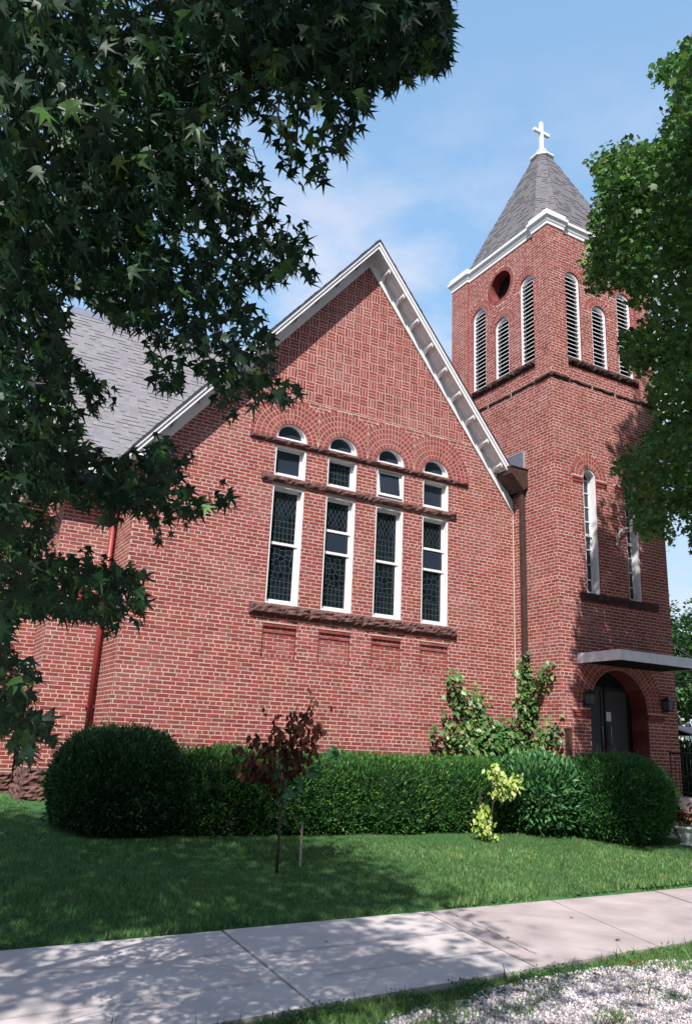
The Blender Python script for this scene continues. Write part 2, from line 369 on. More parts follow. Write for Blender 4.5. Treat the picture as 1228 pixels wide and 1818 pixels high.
def arc_pts(cu,cv,r,n=16,a0=0,a1=math.pi): return [(cu+r*math.cos(a0+(a1-a0)*i/n),cv+r*math.sin(a0+(a1-a0)*i/n)) for i in range(n+1)]
def arch_loop(u0,u1,v0,vs,n=16):
    """closed loop: rectangle with semicircular head springing at vs"""
    return [(u0,v0),(u1,v0)]+arc_pts((u0+u1)/2,vs,(u1-u0)/2,n)
def backing(m,pl,outer,holes,depth,mi_face=1,mi_rev=0):
    """mortar sheet with holes, and shade-darkened brick reveals going in by depth"""
    loops=[[Vector((a,b,0)) for a,b in outer]]+[[Vector((a,b,0)) for a,b in h] for h in holes]
    flat=[p for l in loops for p in l]; tr=tessellate_polygon(loops)
    m.add([pl.p(p.x,p.y,0) for p in flat],[t for t in tr],(.6,.45,.4),mi_face)
    for h in holes:
        for i in range(len(h)):
            a,b=h[i],h[(i+1)%len(h)]
            ln=math.hypot(b[0]-a[0],b[1]-a[1])
            # courses along the reveal: split vertical edges into brick heights
            k=max(1,int(round(ln/CH))) if abs(a[0]-b[0])<.01*ln+1e-6 else 1
            for q in range(k):
                s=(a[0]+(b[0]-a[0])*q/k,a[1]+(b[1]-a[1])*q/k); e=(a[0]+(b[0]-a[0])*(q+1)/k,a[1]+(b[1]-a[1])*(q+1)/k)
                c=tuple(.8*q for q in brick_col(s[0],s[1])); m.add([pl.p(*s,.006),pl.p(*e,.006),pl.p(*e,-depth),pl.p(*s,-depth)],[(0,1,2,3)],c,mi_rev)  # recess shade put into the colour of the reveals
def chord(cu,cv,r,v):
    d=v-cv
    if d<0 or d>=r: return None
    h=math.sqrt(r*r-d*d); return (cu-h,cu+h)
def rock(m,pl,u0,u1,v0,v1,depth,joints=(),amp=.03,seed=0,n0=-.02):
    """rock-faced stone course made of blocks"""
    us=[u0]+[j for j in joints if u0<j<u1]+[u1]; r=random.Random(seed)
    for a,b in zip(us[:-1],us[1:]):
        a+=.005;b-=.005; nu=max(3,int((b-a)/.05)); nv=max(3,int((v1-v0)/.035)); vs=[];fs=[]
        for j in range(nv+1):
            for i in range(nu+1):
                e=(0 if i in(0,nu) or j in (0,nv) else 1); u=a+(b-a)*i/nu; v=v0+(v1-v0)*j/nv
                nn=depth*(.62 if not e else 1)+ (r.uniform(-amp,amp)*.6+amp*math.sin(u*17+j*2.1+seed)*.5 if e else 0)
                if not e and j==0: v+=r.uniform(-.006,.008); 
                vs.append(pl.p(u+(r.uniform(-.008,.008) if e else 0),v,nn))
        for j in range(nv):
            for i in range(nu):
                q=j*(nu+1)+i; fs.append((q,q+1,q+nu+2,q+nu+1))
        m.add(vs,fs)
        k=(nu+1)*(nv+1); bl,br_,tr_,tl=0,nu,k-1,k-1-nu
        base=[pl.p(a,v0,n0),pl.p(b,v0,n0),pl.p(b,v1,n0),pl.p(a,v1,n0)]
        # sides
        def strip(idx,p0,p1):
            n=len(idx)-1; pts=[vs[i] for i in idx]; bk=[tuple(p0[t]+(p1[t]-p0[t])*i/n for t in range(3)) for i in range(n+1)]
            m.add(pts+bk,[(i,i+1,n+2+i,n+1+i) for i in range(n)])
        strip(list(range(0,nu+1)),base[0],base[1]); strip(list(range(k-1-nu,k)),base[3],base[2])
        strip([j*(nu+1) for j in range(nv+1)],base[0],base[3]); strip([j*(nu+1)+nu for j in range(nv+1)],base[1],base[2])
def band(m,pl,A,B,n0,n1,mi=None,inner=True):
    """frame ring between outer loop A and inner loop B (same length), from n0 (back) to n1 (front)"""
    n=len(A); vs=[pl.p(*a,n1) for a in A]+[pl.p(*b,n1) for b in B]+[pl.p(*a,n0) for a in A]+[pl.p(*b,n0) for b in B]
    fs=[]
    for i in range(n):
        j=(i+1)%n; fs+= [(i,j,n+j,n+i),(i,j,2*n+j,2*n+i),(n+i,n+j,3*n+j,3*n+i)]
    m.add(vs,fs,None,mi)
def pbox(m,pl,u0,u1,v0,v1,n0,n1,mi=None):
    P=[(u0,v0),(u1,v0),(u1,v1),(u0,v1)]
    m.add([pl.p(a,b,n0) for a,b in P]+[pl.p(a,b,n1) for a,b in P],[(0,1,2,3),(4,5,6,7),(0,1,5,4),(1,2,6,5),(2,3,7,6),(3,0,4,7)],None,mi)
def pane(m,pl,loop,n,ou=0,ov=0):
    m.add([pl.p(a,b,n) for a,b in loop],[tuple(range(len(loop)))])
    m.uv=(m.uv or [])+[(a-ou,b-ov) for a,b in loop]
def rect(u0,u1,v0,v1): return [(u0,v0),(u1,v0),(u1,v1),(u0,v1)]

# ================================================================ church
church=empty('church','old red brick church with steep white trimmed gable and square bell tower','church',(1.6,0,.5))
FP=Plane((0,0,0),(1,0,0),(0,-1,0))
XA,ZA,SL=1.8206,11.188,1.2395; XL,XR=-2.416,5.625; WZ=3.9
def rake(x): return ZA-SL*abs(x-XA)
def gable_u(v):
    h=(ZA+.235-v)/SL
    return (max(XL,XA-h),min(XR,XA+h))
PT=1.09; WW=.645; WC=[i*PT+WW/2 for i in range(4)]
TOPB=6.96; RO=WW/2+5*.105
def gable_wall():
    m=MB(); holes=[]; ex_rects=[]
    for i in range(4):
        u=i*PT
        holes.append(rect(u,u+WW,WZ-.01,6.07)); holes.append(rect(u,u+WW,6.24,6.86)); holes.append(arch_loop(u,u+WW,TOPB,TOPB+.012,16))
        ex_rects+=[(u,u+WW,WZ-.01,6.07),(u,u+WW,6.24,6.86)]
        holes.append(rect(u,u+WW,2.97,3.56)); ex_rects.append((u,u+WW,2.97,3.56))
    outer=[(XL,.0),(XR,.0),(XR,rake(XR)+.2),(XA,ZA+.25),(XL,rake(XL)+.2)]
    hs=holes
    backing(m,FP,outer,hs,.14)
    # the shallow panels under the windows have their own back and corbelled head
    for i in range(4):
        u=i*PT; pb=Plane((0,.030,0),(1,0,0),(0,-1,0))
        m.add([FP.p(u,2.97,-.032),FP.p(u+WW,2.97,-.032),FP.p(u+WW,3.56,-.032),FP.p(u,3.56,-.032)],[(0,1,2,3)],None,1)
        lay(m,pb,lambda v,u=u:(u,u+WW),2.97,3.56,lambda v:[],seed=1.3+i,n=.0025)
        for k in range(3): brick(m,FP,u+k*WW/3+.003,u+(k+1)*WW/3-.003,3.40,3.445,-.03,-.010,brick_col(u,3))
        for k in range(3): brick(m,FP,u+k*WW/3+.003,u+(k+1)*WW/3-.003,3.50,3.545,-.03,.003,brick_col(u,3))
    def ex(v):
        e=[(a,b) for a,b,c,d in ex_rects if c<v<d]
        if v>TOPB-.01:
            for c in WC:
                q=chord(c,TOPB,RO,v)
                if q: e.append(q)
        return e
    lay(m,FP,gable_u,.95,7.86,ex,seed=.4,hdr=4)
    for i,c in enumerate(WC):
        voussoirs(m,FP,c,TOPB,WW/2+.006,5,(c-PT/2+.004 if i else -9,c+PT/2-.004 if i<3 else 9),seed=i)
    # basket weave in the gable
    CS=.197; b3=CS/3
    for j in range(int((ZA-7.86)/CS)+2):
        for i in range(-20,26):
            u=XA+i*CS-.1; v=7.86+j*CS
            for k in range(3):
                if (i+j)%2: q=(u,u+CS,v+k*b3,v+(k+1)*b3)
                else: q=(u+k*b3,u+(k+1)*b3,v,v+CS)
                if max(abs(q[0]-XA),abs(q[1]-XA))*SL<ZA+.24-q[3] and q[0]>XL and q[1]<XR:
                    if v<7.9 and any(math.hypot((q[0]+q[1])/2-c,q[2]-TOPB)<RO for c in WC): continue
                    brick(m,FP,q[0]+J/2,q[1]-J/2,q[2]+J/2,q[3]-J/2,-.004,.0025,brick_col(q[0],q[2],.7))
    o=m.build('gable_wall',[M['brick'],M['mortar']],church); return o
gable_wall()
def window_rect(pl,u0,u1,v0,v1,name,par,rails=(),leaded=True,depth=.125,open_tilt=False,seed=0,glass='leaded'):
    f=.036; m=MB()
    O=rect(u0,u1,v0,v1); I=rect(u0+f,u1-f,v0+f,v1-f)
    band(m,pl,O,I,-depth-.03,-.012)
    m2=MB(); w=m2
    sn=-depth
    win=m.build(name,M['white'],par,bevel=.004)
    s=.042; I2=rect(u0+f,u1-f,v0+f,v1-f); I3=rect(u0+f+s,u1-f-s,v0+f+s+.02,v1-f-s)
    if not open_tilt:
        band(m2,pl,I2,I3,sn-.03,sn+.006)
        for r_ in rails:
            pbox(m2,pl,u0+f+.002,u1-f-.002,r_-.024,r_+.024,sn-.028,sn+.03)
        m2.build('frame',M['white'],win,bevel=.003)
        g=MB(); pane(g,pl,rect(u0+f+.02,u1-f-.02,v0+f+.02,v1-f-.02),sn-.012,u0+.37*seed,v0); g.build('pane',M[glass],win)
        if rails and len(rails)>1:
            g=MB(); pane(g,pl,rect(u0+f+.03,u1-f-.03,rails[0]+.02,rails[1]-.02),sn+.012); g.build('pane',M['plainglass'],win)
    else:
        band(m2,pl,rect(u0+f,u1-f,v0+f,v1-f),rect(u0+f+.03,u1-f-.03,v0+f+.03,v1-f-.03),sn-.05,sn-.02)
        m2.build('frame',M['white'],win)
        g=MB(); pane(g,pl,rect(u0+f+.02,u1-f-.02,v0+f+.02,v1-f-.02),sn-.04,u0,v0); g.build('pane',M['plainglass'],win)
        # hopper sash hinged at the head and swung out at the foot
        a=R(8); h=v1-v0-2*f-.02; m3=MB()
        def tp(u,t,n): return pl.p(u,v1-f-.01-t*math.cos(a)+n*math.sin(a)*0,-depth+.03+t*math.sin(a)+n)
        def bar(ua,ub,ta,tb):
            P=[(ua,ta),(ub,ta),(ub,tb),(ua,tb)]; m3.add([tp(*q,0) for q in P]+[tp(*q,.03) for q in P],[(0,1,2,3),(4,5,6,7),(0,1,5,4),(1,2,6,5),(2,3,7,6),(3,0,4,7)])
        ua,ub=u0+f+.006,u1-f-.006
        bar(ua,ub,0,.04); bar(ua,ub,h-.05,h); bar(ua,ua+.04,.04,h-.05); bar(ub-.04,ub,.04,h-.05)
        m3.build('open_sash',M['white'],win)
        g=MB(); g.add([tp(ua+.03,.03,.012),tp(ub-.03,.03,.012),tp(ub-.03,h-.04,.012),tp(ua+.03,h-.04,.012)],[(0,1,2,3)]); g.build('pane',M['plainglass'],win)
    return win
def window_arch(pl,u0,u1,v0,vs,name,par,depth=.125,glass='leaded',f=.036,s=.042,seed=0,bars=(),n=16):
    m=MB(); A=arch_loop(u0,u1,v0,vs,n); B=arch_loop(u0+f,u1-f,v0+f,vs,n); C_=arch_loop(u0+f+s,u1-f-s,v0+f+s,vs,n)
    if v0+f+s>vs: B=arch_loop(u0+f,u1-f,v0+f,v0+f+.001,n); C_=arch_loop(u0+f+s,u1-f-s,v0+f+s,v0+f+s+.001,n)
    band(m,pl,A,B,-depth-.03,-.012); win=m.build(name,M['white'],par)
    m2=MB(); band(m2,pl,B,C_,-depth-.03,-depth+.006)
    for b in bars: pbox(m2,pl,u0+f+.002,u1-f-.002,b[0]-b[1],b[0]+b[1],-depth-.02,-depth+.012+b[2])
    m2.build('frame',M['white'],win)
    g=MB(); pane(g,pl,B,-depth-.012,u0+.37*seed,v0); g.build('pane',M[glass],win)
    return win
for i in range(4):
    u=i*PT
    rails=[(5.01,),(5.0,5.42),(5.0,),(5.0,5.42)][i]
    window_rect(FP,u+.004,u+WW-.004,WZ,6.066,'tall_window',church,rails,seed=i)
    window_rect(FP,u+.004,u+WW-.004,6.245,6.855,'square_window',church,(),open_tilt=(i==2),seed=i,glass='plainglass' if i in(0,3) else 'leaded',depth=.12)
    window_arch(FP,u+.004,u+WW-.004,TOPB+.004,TOPB+.016,'half_round_window',church,glass='plainglass',seed=i,depth=.1)
m=MB(); rock(m,FP,-.285,4.11,3.70,3.885,.085,(.87,1.96,3.05),.022,3); m.build('window_sill',M['stone'],church)
m=MB(); rock(m,FP,-.24,4.10,6.115,6.235,.065,(.93,1.99,3.1,3.3),.020,4); m.build('stone_band',M['stone'],church)
m=MB(); rock(m,FP,-.52,4.40,6.868,6.955,.06,(.22,.87,1.93,2.93,3.42,4.0),.016,5); m.build('stone_band',M['stone'],church)

# gable roof, bargeboards, soffit with brackets
OH=.372; RB=.25
def rk(x,dz): return (x,rake(x)+dz)
XLR,XRR=-2.62,5.50
def gable_trim():
    for side,x1 in ((-1,XLR),(1,5.30)):
        m=MB()   # bargeboard with a raised outer moulding
        P=[rk(XA,RB),rk(x1,RB),rk(x1,RB+.155),rk(XA,RB+.155)]
        m.prism([(a,-OH,b) for a,b in P],(0,.03,0))
        P=[rk(XA,RB+.095),rk(x1,RB+.095),rk(x1,RB+.170),rk(XA,RB+.170)]
        m.prism([(a,-OH-.022,b) for a,b in P],(0,.0218,0)); m.build('bargeboard',M['white'],church)
        m=MB()
        P=[rk(XA,RB+.02),rk(x1,RB+.02),rk(x1,RB+.045),rk(XA,RB+.045)]
        m.prism([(a,-OH+.031,b) for a,b in P],(0,OH-.035,0)); 
        # board lines of the soffit
        for t in (.33,.66):
            y=-OH+.03+t*(OH-.04); Q=[rk(XA,RB+.0185),rk(x1,RB+.0185),rk(x1,RB+.0195),rk(XA,RB+.0195)]; m.prism([(a,y,b) for a,b in Q],(0,.004,0),mi=1)
        m.build('soffit',[M['white_old'],M['dark_edge']],church)
        x2=XL if side<0 else 5.60
        m=MB(); P=[rk(XA,0),rk(x2,0),rk(x2,RB+.018),rk(XA,RB+.018)]; m.prism([(a,-.035,b) for a,b in P],(0,.028,0)); m.build('frieze_board',M['white'],church)
        L_=abs((5.2 if side>0 else XLR)-XA); n=9 if side>0 else 10
        for k in range(n):
            x=XA+side*(.30+k*(L_-.1)/n)
            m=MB(); hw=.02; zt_=rake(x)+RB+.019
            m.prism([(x-hw,-.036,zt_),(x-hw,-.341,zt_),(x-hw,-.341,zt_-.070),(x-hw,-.16,zt_-.078),(x-hw,-.036,zt_-.115)],(2*hw,0,-2*hw*SL*side))
            m.build('bracket',M['white'],church)
    m=MB() # roof slabs
    for x1 in (XLR-.03,XR-.002):
        P=[rk(XA,RB+.172),rk(x1,RB+.172),rk(x1,RB+.20),rk(XA,RB+.20)]; m.prism([(a,-OH-.04,b) for a,b in P],(0,7.5,0))
    return m.build('gable_roof',M['dark_edge'],church)
gable_trim()
def shingles(m,bl,br,tl,tr,expo=.13,tab=.24,base=(.2,.185,.2),lift=.01,seed=0,pr=.38):
    bl,br,tl,tr=[Vector(p) for p in (bl,br,tl,tr)]; n=max(1,int(((tl+tr)/2-(bl+br)/2).length/expo)); r=random.Random(seed)
    nv=(br-bl).cross(tl-bl) if (br-bl).length>.01 else (br-tr).cross(tl-tr); nv.normalize()
    if nv.z<0: nv=-nv
    for i in range(n):
        a0=bl.lerp(tl,i/n); b0=br.lerp(tr,i/n); a1=bl.lerp(tl,(i+1)/n); b1=br.lerp(tr,(i+1)/n); w_=(b0-a0).length; k=0; t=r.uniform(-tab,0)
        while t<w_:
            tw=r.uniform(.6,1.4)*tab; s=max(t,0)/w_; e=min(t+tw,w_)/w_; t+=tw
            if e<=s: continue
            up=(.004 if r.random()<pr else -lift+.003); c=r.choice((.92,.97,1.0,1.04,1.08)); col=tuple(q*c*r.uniform(.96,1.04) for q in base)
            A=a0.lerp(b0,s)+nv*(lift+up); B=a0.lerp(b0,e)+nv*(lift+up); C_=a1.lerp(b1,e)+nv*.002; D=a1.lerp(b1,s)+nv*.002
            A2=a0.lerp(b0,s); B2=a0.lerp(b0,e)
            m.add([A,B,C_,D],[(0,1,2,3)],col); m.add([A2,B2,B,A],[(0,1,2,3)],tuple(q*.30 for q in base))  # tab butts coloured darker, painting the shadow line below each tab
# main (nave) roof behind the gable
EY,EZ=.66,5.93; RY,RZ=3.4,10.22
def main_roof():
    o=MB()
    P=[(EY,EZ-.03),(RY,RZ-.03),(RY+2.74,EZ-.03),(RY+2.74,EZ-.2),(RY,RZ-.2),(EY,EZ-.2)]
    lx0,lx1=-3.86,-3.50
    def X(y): return lx0+(lx1-lx0)*min(1,max(0,(y-EY)/(RY-EY)))
    n=len(P); A=[(X(y),y,z) for y,z in P]; B=[(5.6,y,z) for y,z in P]
    o.add(A+B,[(i,(i+1)%n,n+(i+1)%n,n+i) for i in range(n)]+[(0,1,4,5),(1,2,3,4)],(.05,.05,.06))
    s=MB(); o.cur=0
    shingles(o,(lx0,EY,EZ),(3.0,EY,EZ),(lx1,RY,RZ),(3.0,RY,RZ),.118,.13,(.175,.168,.182),.009,3,.45)
    r=o.build('main_roof',[M['shingle']],church)
    c=MB(); c.prism([(lx1-.01,RY-.14,RZ-.2),(lx1-.01,RY,RZ+.03),(lx1-.01,RY+.14,RZ-.2)],(6,0,0),(.14,.15,.2)); c.build('ridge_cap',M['shingle'],r)
    c=MB(); c.prism([(-3.83,EY+.02,EZ-.16),(-3.83,EY-.10,EZ-.15),(-3.83,EY-.11,EZ-.02),(-3.83,EY-.09,EZ-.02),(-3.83,EY-.085,EZ-.13),(-3.83,EY+.02,EZ-.14)],(1.4,0,0)); c.build('gutter',M['white'],church)
    c=MB(); c.prism([(lx0-.03,EY,EZ-.26),(lx0-.03,EY,EZ+.0),(lx1-.03,RY,RZ-.0),(lx1-.03,RY,RZ-.26)],(.05,0,0)); c.prism([(lx0+.021,EY,EZ-.22),(lx0+.021,RY+.4,EZ-.22),(-3.6,RY+.4,EZ-.22),(-3.6,EY,EZ-.22)],(0,0,.03)); c.build('bargeboard',M['white'],church)
main_roof()
# shingle cover of the gable slopes
m=MB()
zt=RB+.202
shingles(m,(XLR-.03,-OH-.04,rake(XLR-.03)+zt),(XLR-.03,3.6,rake(XLR-.03)+zt),(XA,-OH-.04,ZA+zt),(XA,3.6,ZA+zt),.13,.25,(.175,.168,.182),.008,5)
shingles(m,(XR-.002,-OH-.04,rake(XR)+zt),(XR-.002,3.6,rake(XR)+zt),(XA,-OH-.04,ZA+zt),(XA,3.6,ZA+zt),.13,.25,(.175,.168,.182),.008,6)
m.build('roof_shingles',M['shingle'],church)

# nave walls left of the gable
def nave_walls():
    W2=Plane((0,1.08,0),(1,0,0),(0,-1,0)); m=MB()
    backing(m,W2,[(-3.33,.2),(XL,.2),(XL,5.9),(-3.33,5.9)],[],.1)
    lay(m,W2,lambda v:(-3.33,XL),1.06,5.78,lambda v:[],seed=2.2,hdr=4)
    RT=Plane((XL,0,0),(0,1,0),(-1,0,0))
    backing(m,RT,[(0,.2),(1.08,.2),(1.08,6.1),(0,6.1)],[],.1); lay(m,RT,lambda v:(0,1.08),.95,6.0,lambda v:[],seed=3.2,hdr=4)
    R2=Plane((-3.33,0,0),(0,1,0),(-1,0,0))
    backing(m,R2,[(1.08,.2),(2.2,.2),(2.2,6),(1.08,6)],[],.1); lay(m,R2,lambda v:(1.08,2.2),1.06,5.8,lambda v:[],seed=4.2,hdr=4)
    W3=Plane((0,2.2,0),(1,0,0),(0,-1,0))
    backing(m,W3,[(-3.74,.2),(-3.33,.2),(-3.33,6),(-3.74,6)],[],.1); lay(m,W3,lambda v:(-3.74,-3.33),1.06,5.8,lambda v:[],seed=5.2,hdr=4)
    R3=Plane((-3.74,0,0),(0,1,0),(-1,0,0))
    backing(m,R3,[(2.2,.2),(6,.2),(6,6),(3.4,9.8),(2.2,7.9)],[],.1); lay(m,R3,lambda v:(max(2.2,.95+(v-5.93)/1.564),6 if v<6 else 3.4+(9.8-v)*.684),1.06,9.6,lambda v:[],seed=6.2,hdr=4)
    m.build('nave_wall',[M['brick'],M['mortar']],church)
    # buttress
    b=MB(); BF=Plane((0,1.86,0),(1,0,0),(0,-1,0)); BS=Plane((-3.72,0,0),(0,1,0),(-1,0,0))
    backing(b,BF,[(-3.72,.2),(-3.42,.2),(-3.42,2.05),(-3.72,2.05)],[],.1); lay(b,BF,lambda v:(-3.72,-3.42),.95,2.05,lambda v:[],seed=5.2,hdr=4)
    backing(b,BS,[(1.86,.2),(2.2,.2),(2.2,2.05),(1.86,2.05)],[],.1); lay(b,BS,lambda v:(1.86,2.2),.95,2.05,lambda v:[],seed=5.2,hdr=4)
    B3=Plane((-3.42,0,0),(0,1,0),(1,0,0)); backing(b,B3,[(1.86,.2),(2.2,.2),(2.2,2.05),(1.86,2.05)],[],.1); b.box(-3.71,-3.43,1.87,2.19,2.0,2.06)
    bt=b.build('buttress',[M['brick'],M['mortar']],church)
    s=MB(); rock(s,BF,-3.74,-3.40,2.06,2.19,.06,(),.03,11); s.box(-3.735,-3.405,1.85,2.19,2.062,2.185); s.build('coping_stone',M['stone'],bt)
    # foundation stones
    s=MB(); rock(s,W2,-3.37,XL+.02,.78,1.05,.06,(-2.9,),.03,12); rock(s,W2,-3.40,XL+.02,.4,.775,.10,(-3.0,),.04,13)
    rock(s,R2,1.06,2.2,.78,1.05,.05,(1.6,),.03,14); rock(s,R2,1.0,2.2,.3,.775,.09,(1.5,),.04,15)
    rock(s,FP,XL-.02,XR,.3,.94,.07,(-1.4,-.3,.8,1.9,3,4.1,5),.03,16); rock(s,RT,0,1.08,.3,.94,.07,(.5,),.03,17)
    rock(s,R3,2.2,6,.3,1.05,.07,(3,4,5),.03,18); rock(s,BF,-3.74,-3.40,.3,.94,.05,(),.03,19)
    s.build('foundation',M['stone'],church)
    # small stone block on the return of the gable wall
    s=MB(); rock(s,RT,.02,.24,3.72,3.88,.075,(),.03,20); s.build('stone_block',M['stone'],church)
    # closing wall behind everything, so the building is solid from the side
    s=MB(); s.box(-3.70,5.5,2.9,6.0,.2,5.6); s.box(-2.3,5.5,1.2,2.95,.2,5.6); s.build('inner_shell',M['interior'],church)
nave_walls()
# red downpipe in the corner
m=MB(); m.tube([(-2.50,.98,1.62),(-2.50,.98,5.75)],.048,12); dp=m.build('downspout',M['red_metal'],church,True)
m=MB(); m.tube([(-2.50,.98,1.66),(-2.50,.98,1.50),(-2.60,.80,1.32)],.056,12); m.build('shoe',M['brown_metal'],dp,True)
for z in (2.0,4.1):
    m=MB(); m.box(-2.56,-2.44,.955,1.07,z,z+.03); m.build('strap',M['red_metal'],dp)
# eave end of the gable at the left
m=MB(); m.prism([(XLR,-OH+.03,rake(XLR)+RB+.0),(XLR+.0,-OH+.03,rake(XLR)+RB+.15),(XL,-OH+.03,rake(XL)+RB),(XL,-OH+.03,rake(XL)+.02)],(0,OH-.04,0)); m.build('eave_return',M['white_old'],church)

# ================================================================ tower
TX0,TX1,TY0,TY1=XR,8.82,-1.277,2.22; BELT=9.34; SILL=9.87; CORB=13.0
TF=Plane((0,TY0,0),(1,0,0),(0,-1,0)); TL=Plane((TX0,0,0),(0,1,0),(-1,0,0))
LF=[(6.14,6.60,11.82),(6.94,7.40,11.22),(7.76,8.22,11.82)]      # front louvers: u0,u1,spring
LL=[(-.80,-.28,11.82),(.10,.60,11.18),(.92,1.43,11.80)]         # left face louvers
OC=(.385,12.30,.37)
def tower_wall():
    m=MB()
    # ---- front face
    dc=(7.15,2.47,.79)
    hol=[rect(6.40,6.78,4.72,7.19) and arch_loop(6.40,6.78,4.72,7.19,14),arch_loop(7.61,7.99,4.72,7.19,14)]
    door=[(dc[0]-dc[2],.5),(dc[0]+dc[2],.5)]+arc_pts(dc[0],dc[1],dc[2],22)
    up=[arch_loop(a,b,SILL,s,14) for a,b,s in LF]
    backing(m,TF,[(TX0,.2),(TX1,.2),(TX1,BELT),(TX0,BELT)],hol+[door],.42)
    def ex(v):
        e=[]
        for c in (6.59,7.80):
            if 4.72<v<7.19: e.append((c-.19,c+.19))
            q=chord(c,7.19,.19+3*.105,v); 
            if q: e.append(q)
        if v<2.47: e.append((dc[0]-dc[2],dc[0]+dc[2]))
        q=chord(dc[0],dc[1],dc[2]+4*.115,v)
        if q: e.append(q)
        return e
    lay(m,TF,lambda v:(TX0,TX1),.9,BELT-.08,ex,seed=7.7,hdr=4)
    for c in (6.59,7.80): voussoirs(m,TF,c,7.19,.196,3,seed=c)
    voussoirs(m,TF,dc[0],dc[1],dc[2]+.006,4,seed=2.0,rh=.115)
    for c,z,hw,ww in ((6.59,7.10,.19,.3),(7.80,7.10,.19,.3),(7.15,2.38,.79,.46)):   # corbelled imposts
        for k in (0,1):
            for sgn in (-1,1):
                a,b=sorted((c+sgn*hw,c+sgn*(hw+ww))); brick(m,TF,a,b,z-k*CH*1.02,z-k*CH*1.02+.05,.0,.028-.010*k,brick_col(a,z))
    # belfry stage: recessed field between corner piers
    rf=.055; TFr=Plane((0,TY0+rf,0),(1,0,0),(0,-1,0)); p0,p1=6.11,8.33
    backing(m,TFr,[(p0-.02,BELT),(p1+.02,BELT),(p1+.02,13.1),(p0-.02,13.1)],up,.10)
    def ex2(v):
        e=[]
        for a,b,s in LF:
            if SILL<v<s: e.append((a,b))
            q=chord((a+b)/2,s,(b-a)/2+.21,v)
            if q: e.append((max(q[0],p0),min(q[1],p1)))
        return e
    lay(m,TFr,lambda v:(p0,p1),BELT,13.05,ex2,seed=8.8,hdr=2)
    for a,b,s in LF: voussoirs(m,TFr,(a+b)/2,s,(b-a)/2+.006,2,(p0+.01,p1-.01),seed=a)
    for a,b in ((TX0,p0),(p1,TX1)):
        backing(m,TF,[(a,BELT-.02),(b,BELT-.02),(b,13.35),(a,13.35)],[],.1); lay(m,TF,lambda v,a=a,b=b:(a,b),BELT+.02,13.2,lambda v:[],seed=9.9+a,hdr=2)
    m.add([TF.p(p0,BELT,.004),TF.p(p0,13.2,.004),TF.p(p0,13.2,-rf),TF.p(p0,BELT,-rf)],[(0,1,2,3)],(.25,.07,.06),0)
    m.add([TF.p(p1,BELT,.004),TF.p(p1,13.2,.004),TF.p(p1,13.2,-rf),TF.p(p1,BELT,-rf)],[(0,1,2,3)],(.25,.07,.06),0)
    # ---- left face
    backing(m,TL,[(TY0,.2),(TY1,.2),(TY1,BELT),(TY0,BELT)],[],.1)
    lay(m,TL,lambda v:(TY0,TY1),.9,BELT-.08,lambda v:[] if v<7 else [],seed=1.1,hdr=4)
    TLr=Plane((TX0+rf,0,0),(0,1,0),(-1,0,0)); q0,q1=-.79,1.58
    circ=arc_pts(OC[0],OC[1],OC[2],28,0,2*math.pi)[:-1]
    upl=[arch_loop(a,b,SILL,s,14) for a,b,s in LL]
    # keep louver next to the pier clear of the field's edge
    LLc=[(max(a,q0+.01),b,s) for a,b,s in LL]
    upl=[arch_loop(a,b,SILL,s,14) for a,b,s in LLc]
    backing(m,TLr,[(q0-.02,BELT),(q1+.02,BELT),(q1+.02,13.1),(q0-.02,13.1)],upl+[circ],.26)
    # oculus: real hole
    def ex3(v):
        e=[]
        for a,b,s in LLc:
            if SILL<v<s: e.append((a,b))
            q=chord((a+b)/2,s,(b-a)/2+.21,v)
            if q: e.append((max(q[0],q0),min(q[1],q1)))
        r=OC[2]+.115; d=v-OC[1]
        if abs(d)<r: h=math.sqrt(r*r-d*d); e.append((OC[0]-h,OC[0]+h))
        return e
    lay(m,TLr,lambda v:(q0,q1),BELT,13.05,ex3,seed=3.8,hdr=2)
    for a,b,s in LLc: voussoirs(m,TLr,(a+b)/2,s,(b-a)/2+.006,2,(q0+.01,q1-.01),seed=a)
    voussoirs(m,TLr,OC[0],OC[1],OC[2]+.004,1,(-9,9),.007,0,2*math.pi,seed=4)
    for a,b in ((TY0,q0),(q1,TY1)):
        backing(m,TL,[(a,BELT-.02),(b,BELT-.02),(b,13.35),(a,13.35)],[],.1); lay(m,TL,lambda v,a=a,b=b:(a,b),BELT+.02,13.2,lambda v:[],seed=9.9+a,hdr=2)
    for q in (q0,q1): m.add([TL.p(q,BELT,.004),TL.p(q,13.2,.004),TL.p(q,13.2,-rf),TL.p(q,BELT,-rf)],[(0,1,2,3)],(.25,.07,.06),0)
    # ---- right and back faces, plain
    TR=Plane((TX1,0,0),(0,1,0),(1,0,0)); backing(m,TR,[(TY0,.2),(TY1,.2),(TY1,13.35),(TY0,13.35)],[],.1); lay(m,TR,lambda v:(TY0,TY1),.9,13.2,lambda v:[],seed=4.1,hdr=4)
    TB=Plane((0,TY1,0),(1,0,0),(0,1,0)); backing(m,TB,[(TX0,.2),(TX1,.2),(TX1,13.35),(TX0,13.35)],[],.1); lay(m,TB,lambda v:(TX0,TX1),6,13.2,lambda v:[],seed=4.4,hdr=4)
    o=m.build('tower_wall',[M['brick'],M['mortar']],church)
    # oculus opening: near-black disc paints the dark depth behind it
    c=MB(); n=28; loop=arc_pts(OC[0],OC[1],OC[2],n,0,2*math.pi)[:-1]
    c.add([TLr.p(a,b,-.255) for a,b in loop],[tuple(range(n))],None,0)
    oc=c.build('round_opening',[M['interior']],church)
    # dark inner box behind windows and louvers
    s=MB()
    for z0,z1 in ((4.3,8.0),(.3,3.9)): s.box(TX0+.30,TX1-.2,TY0+.47,TY1-.3,z0,z1)
    s.build('inner_shell',M['interior'],church)
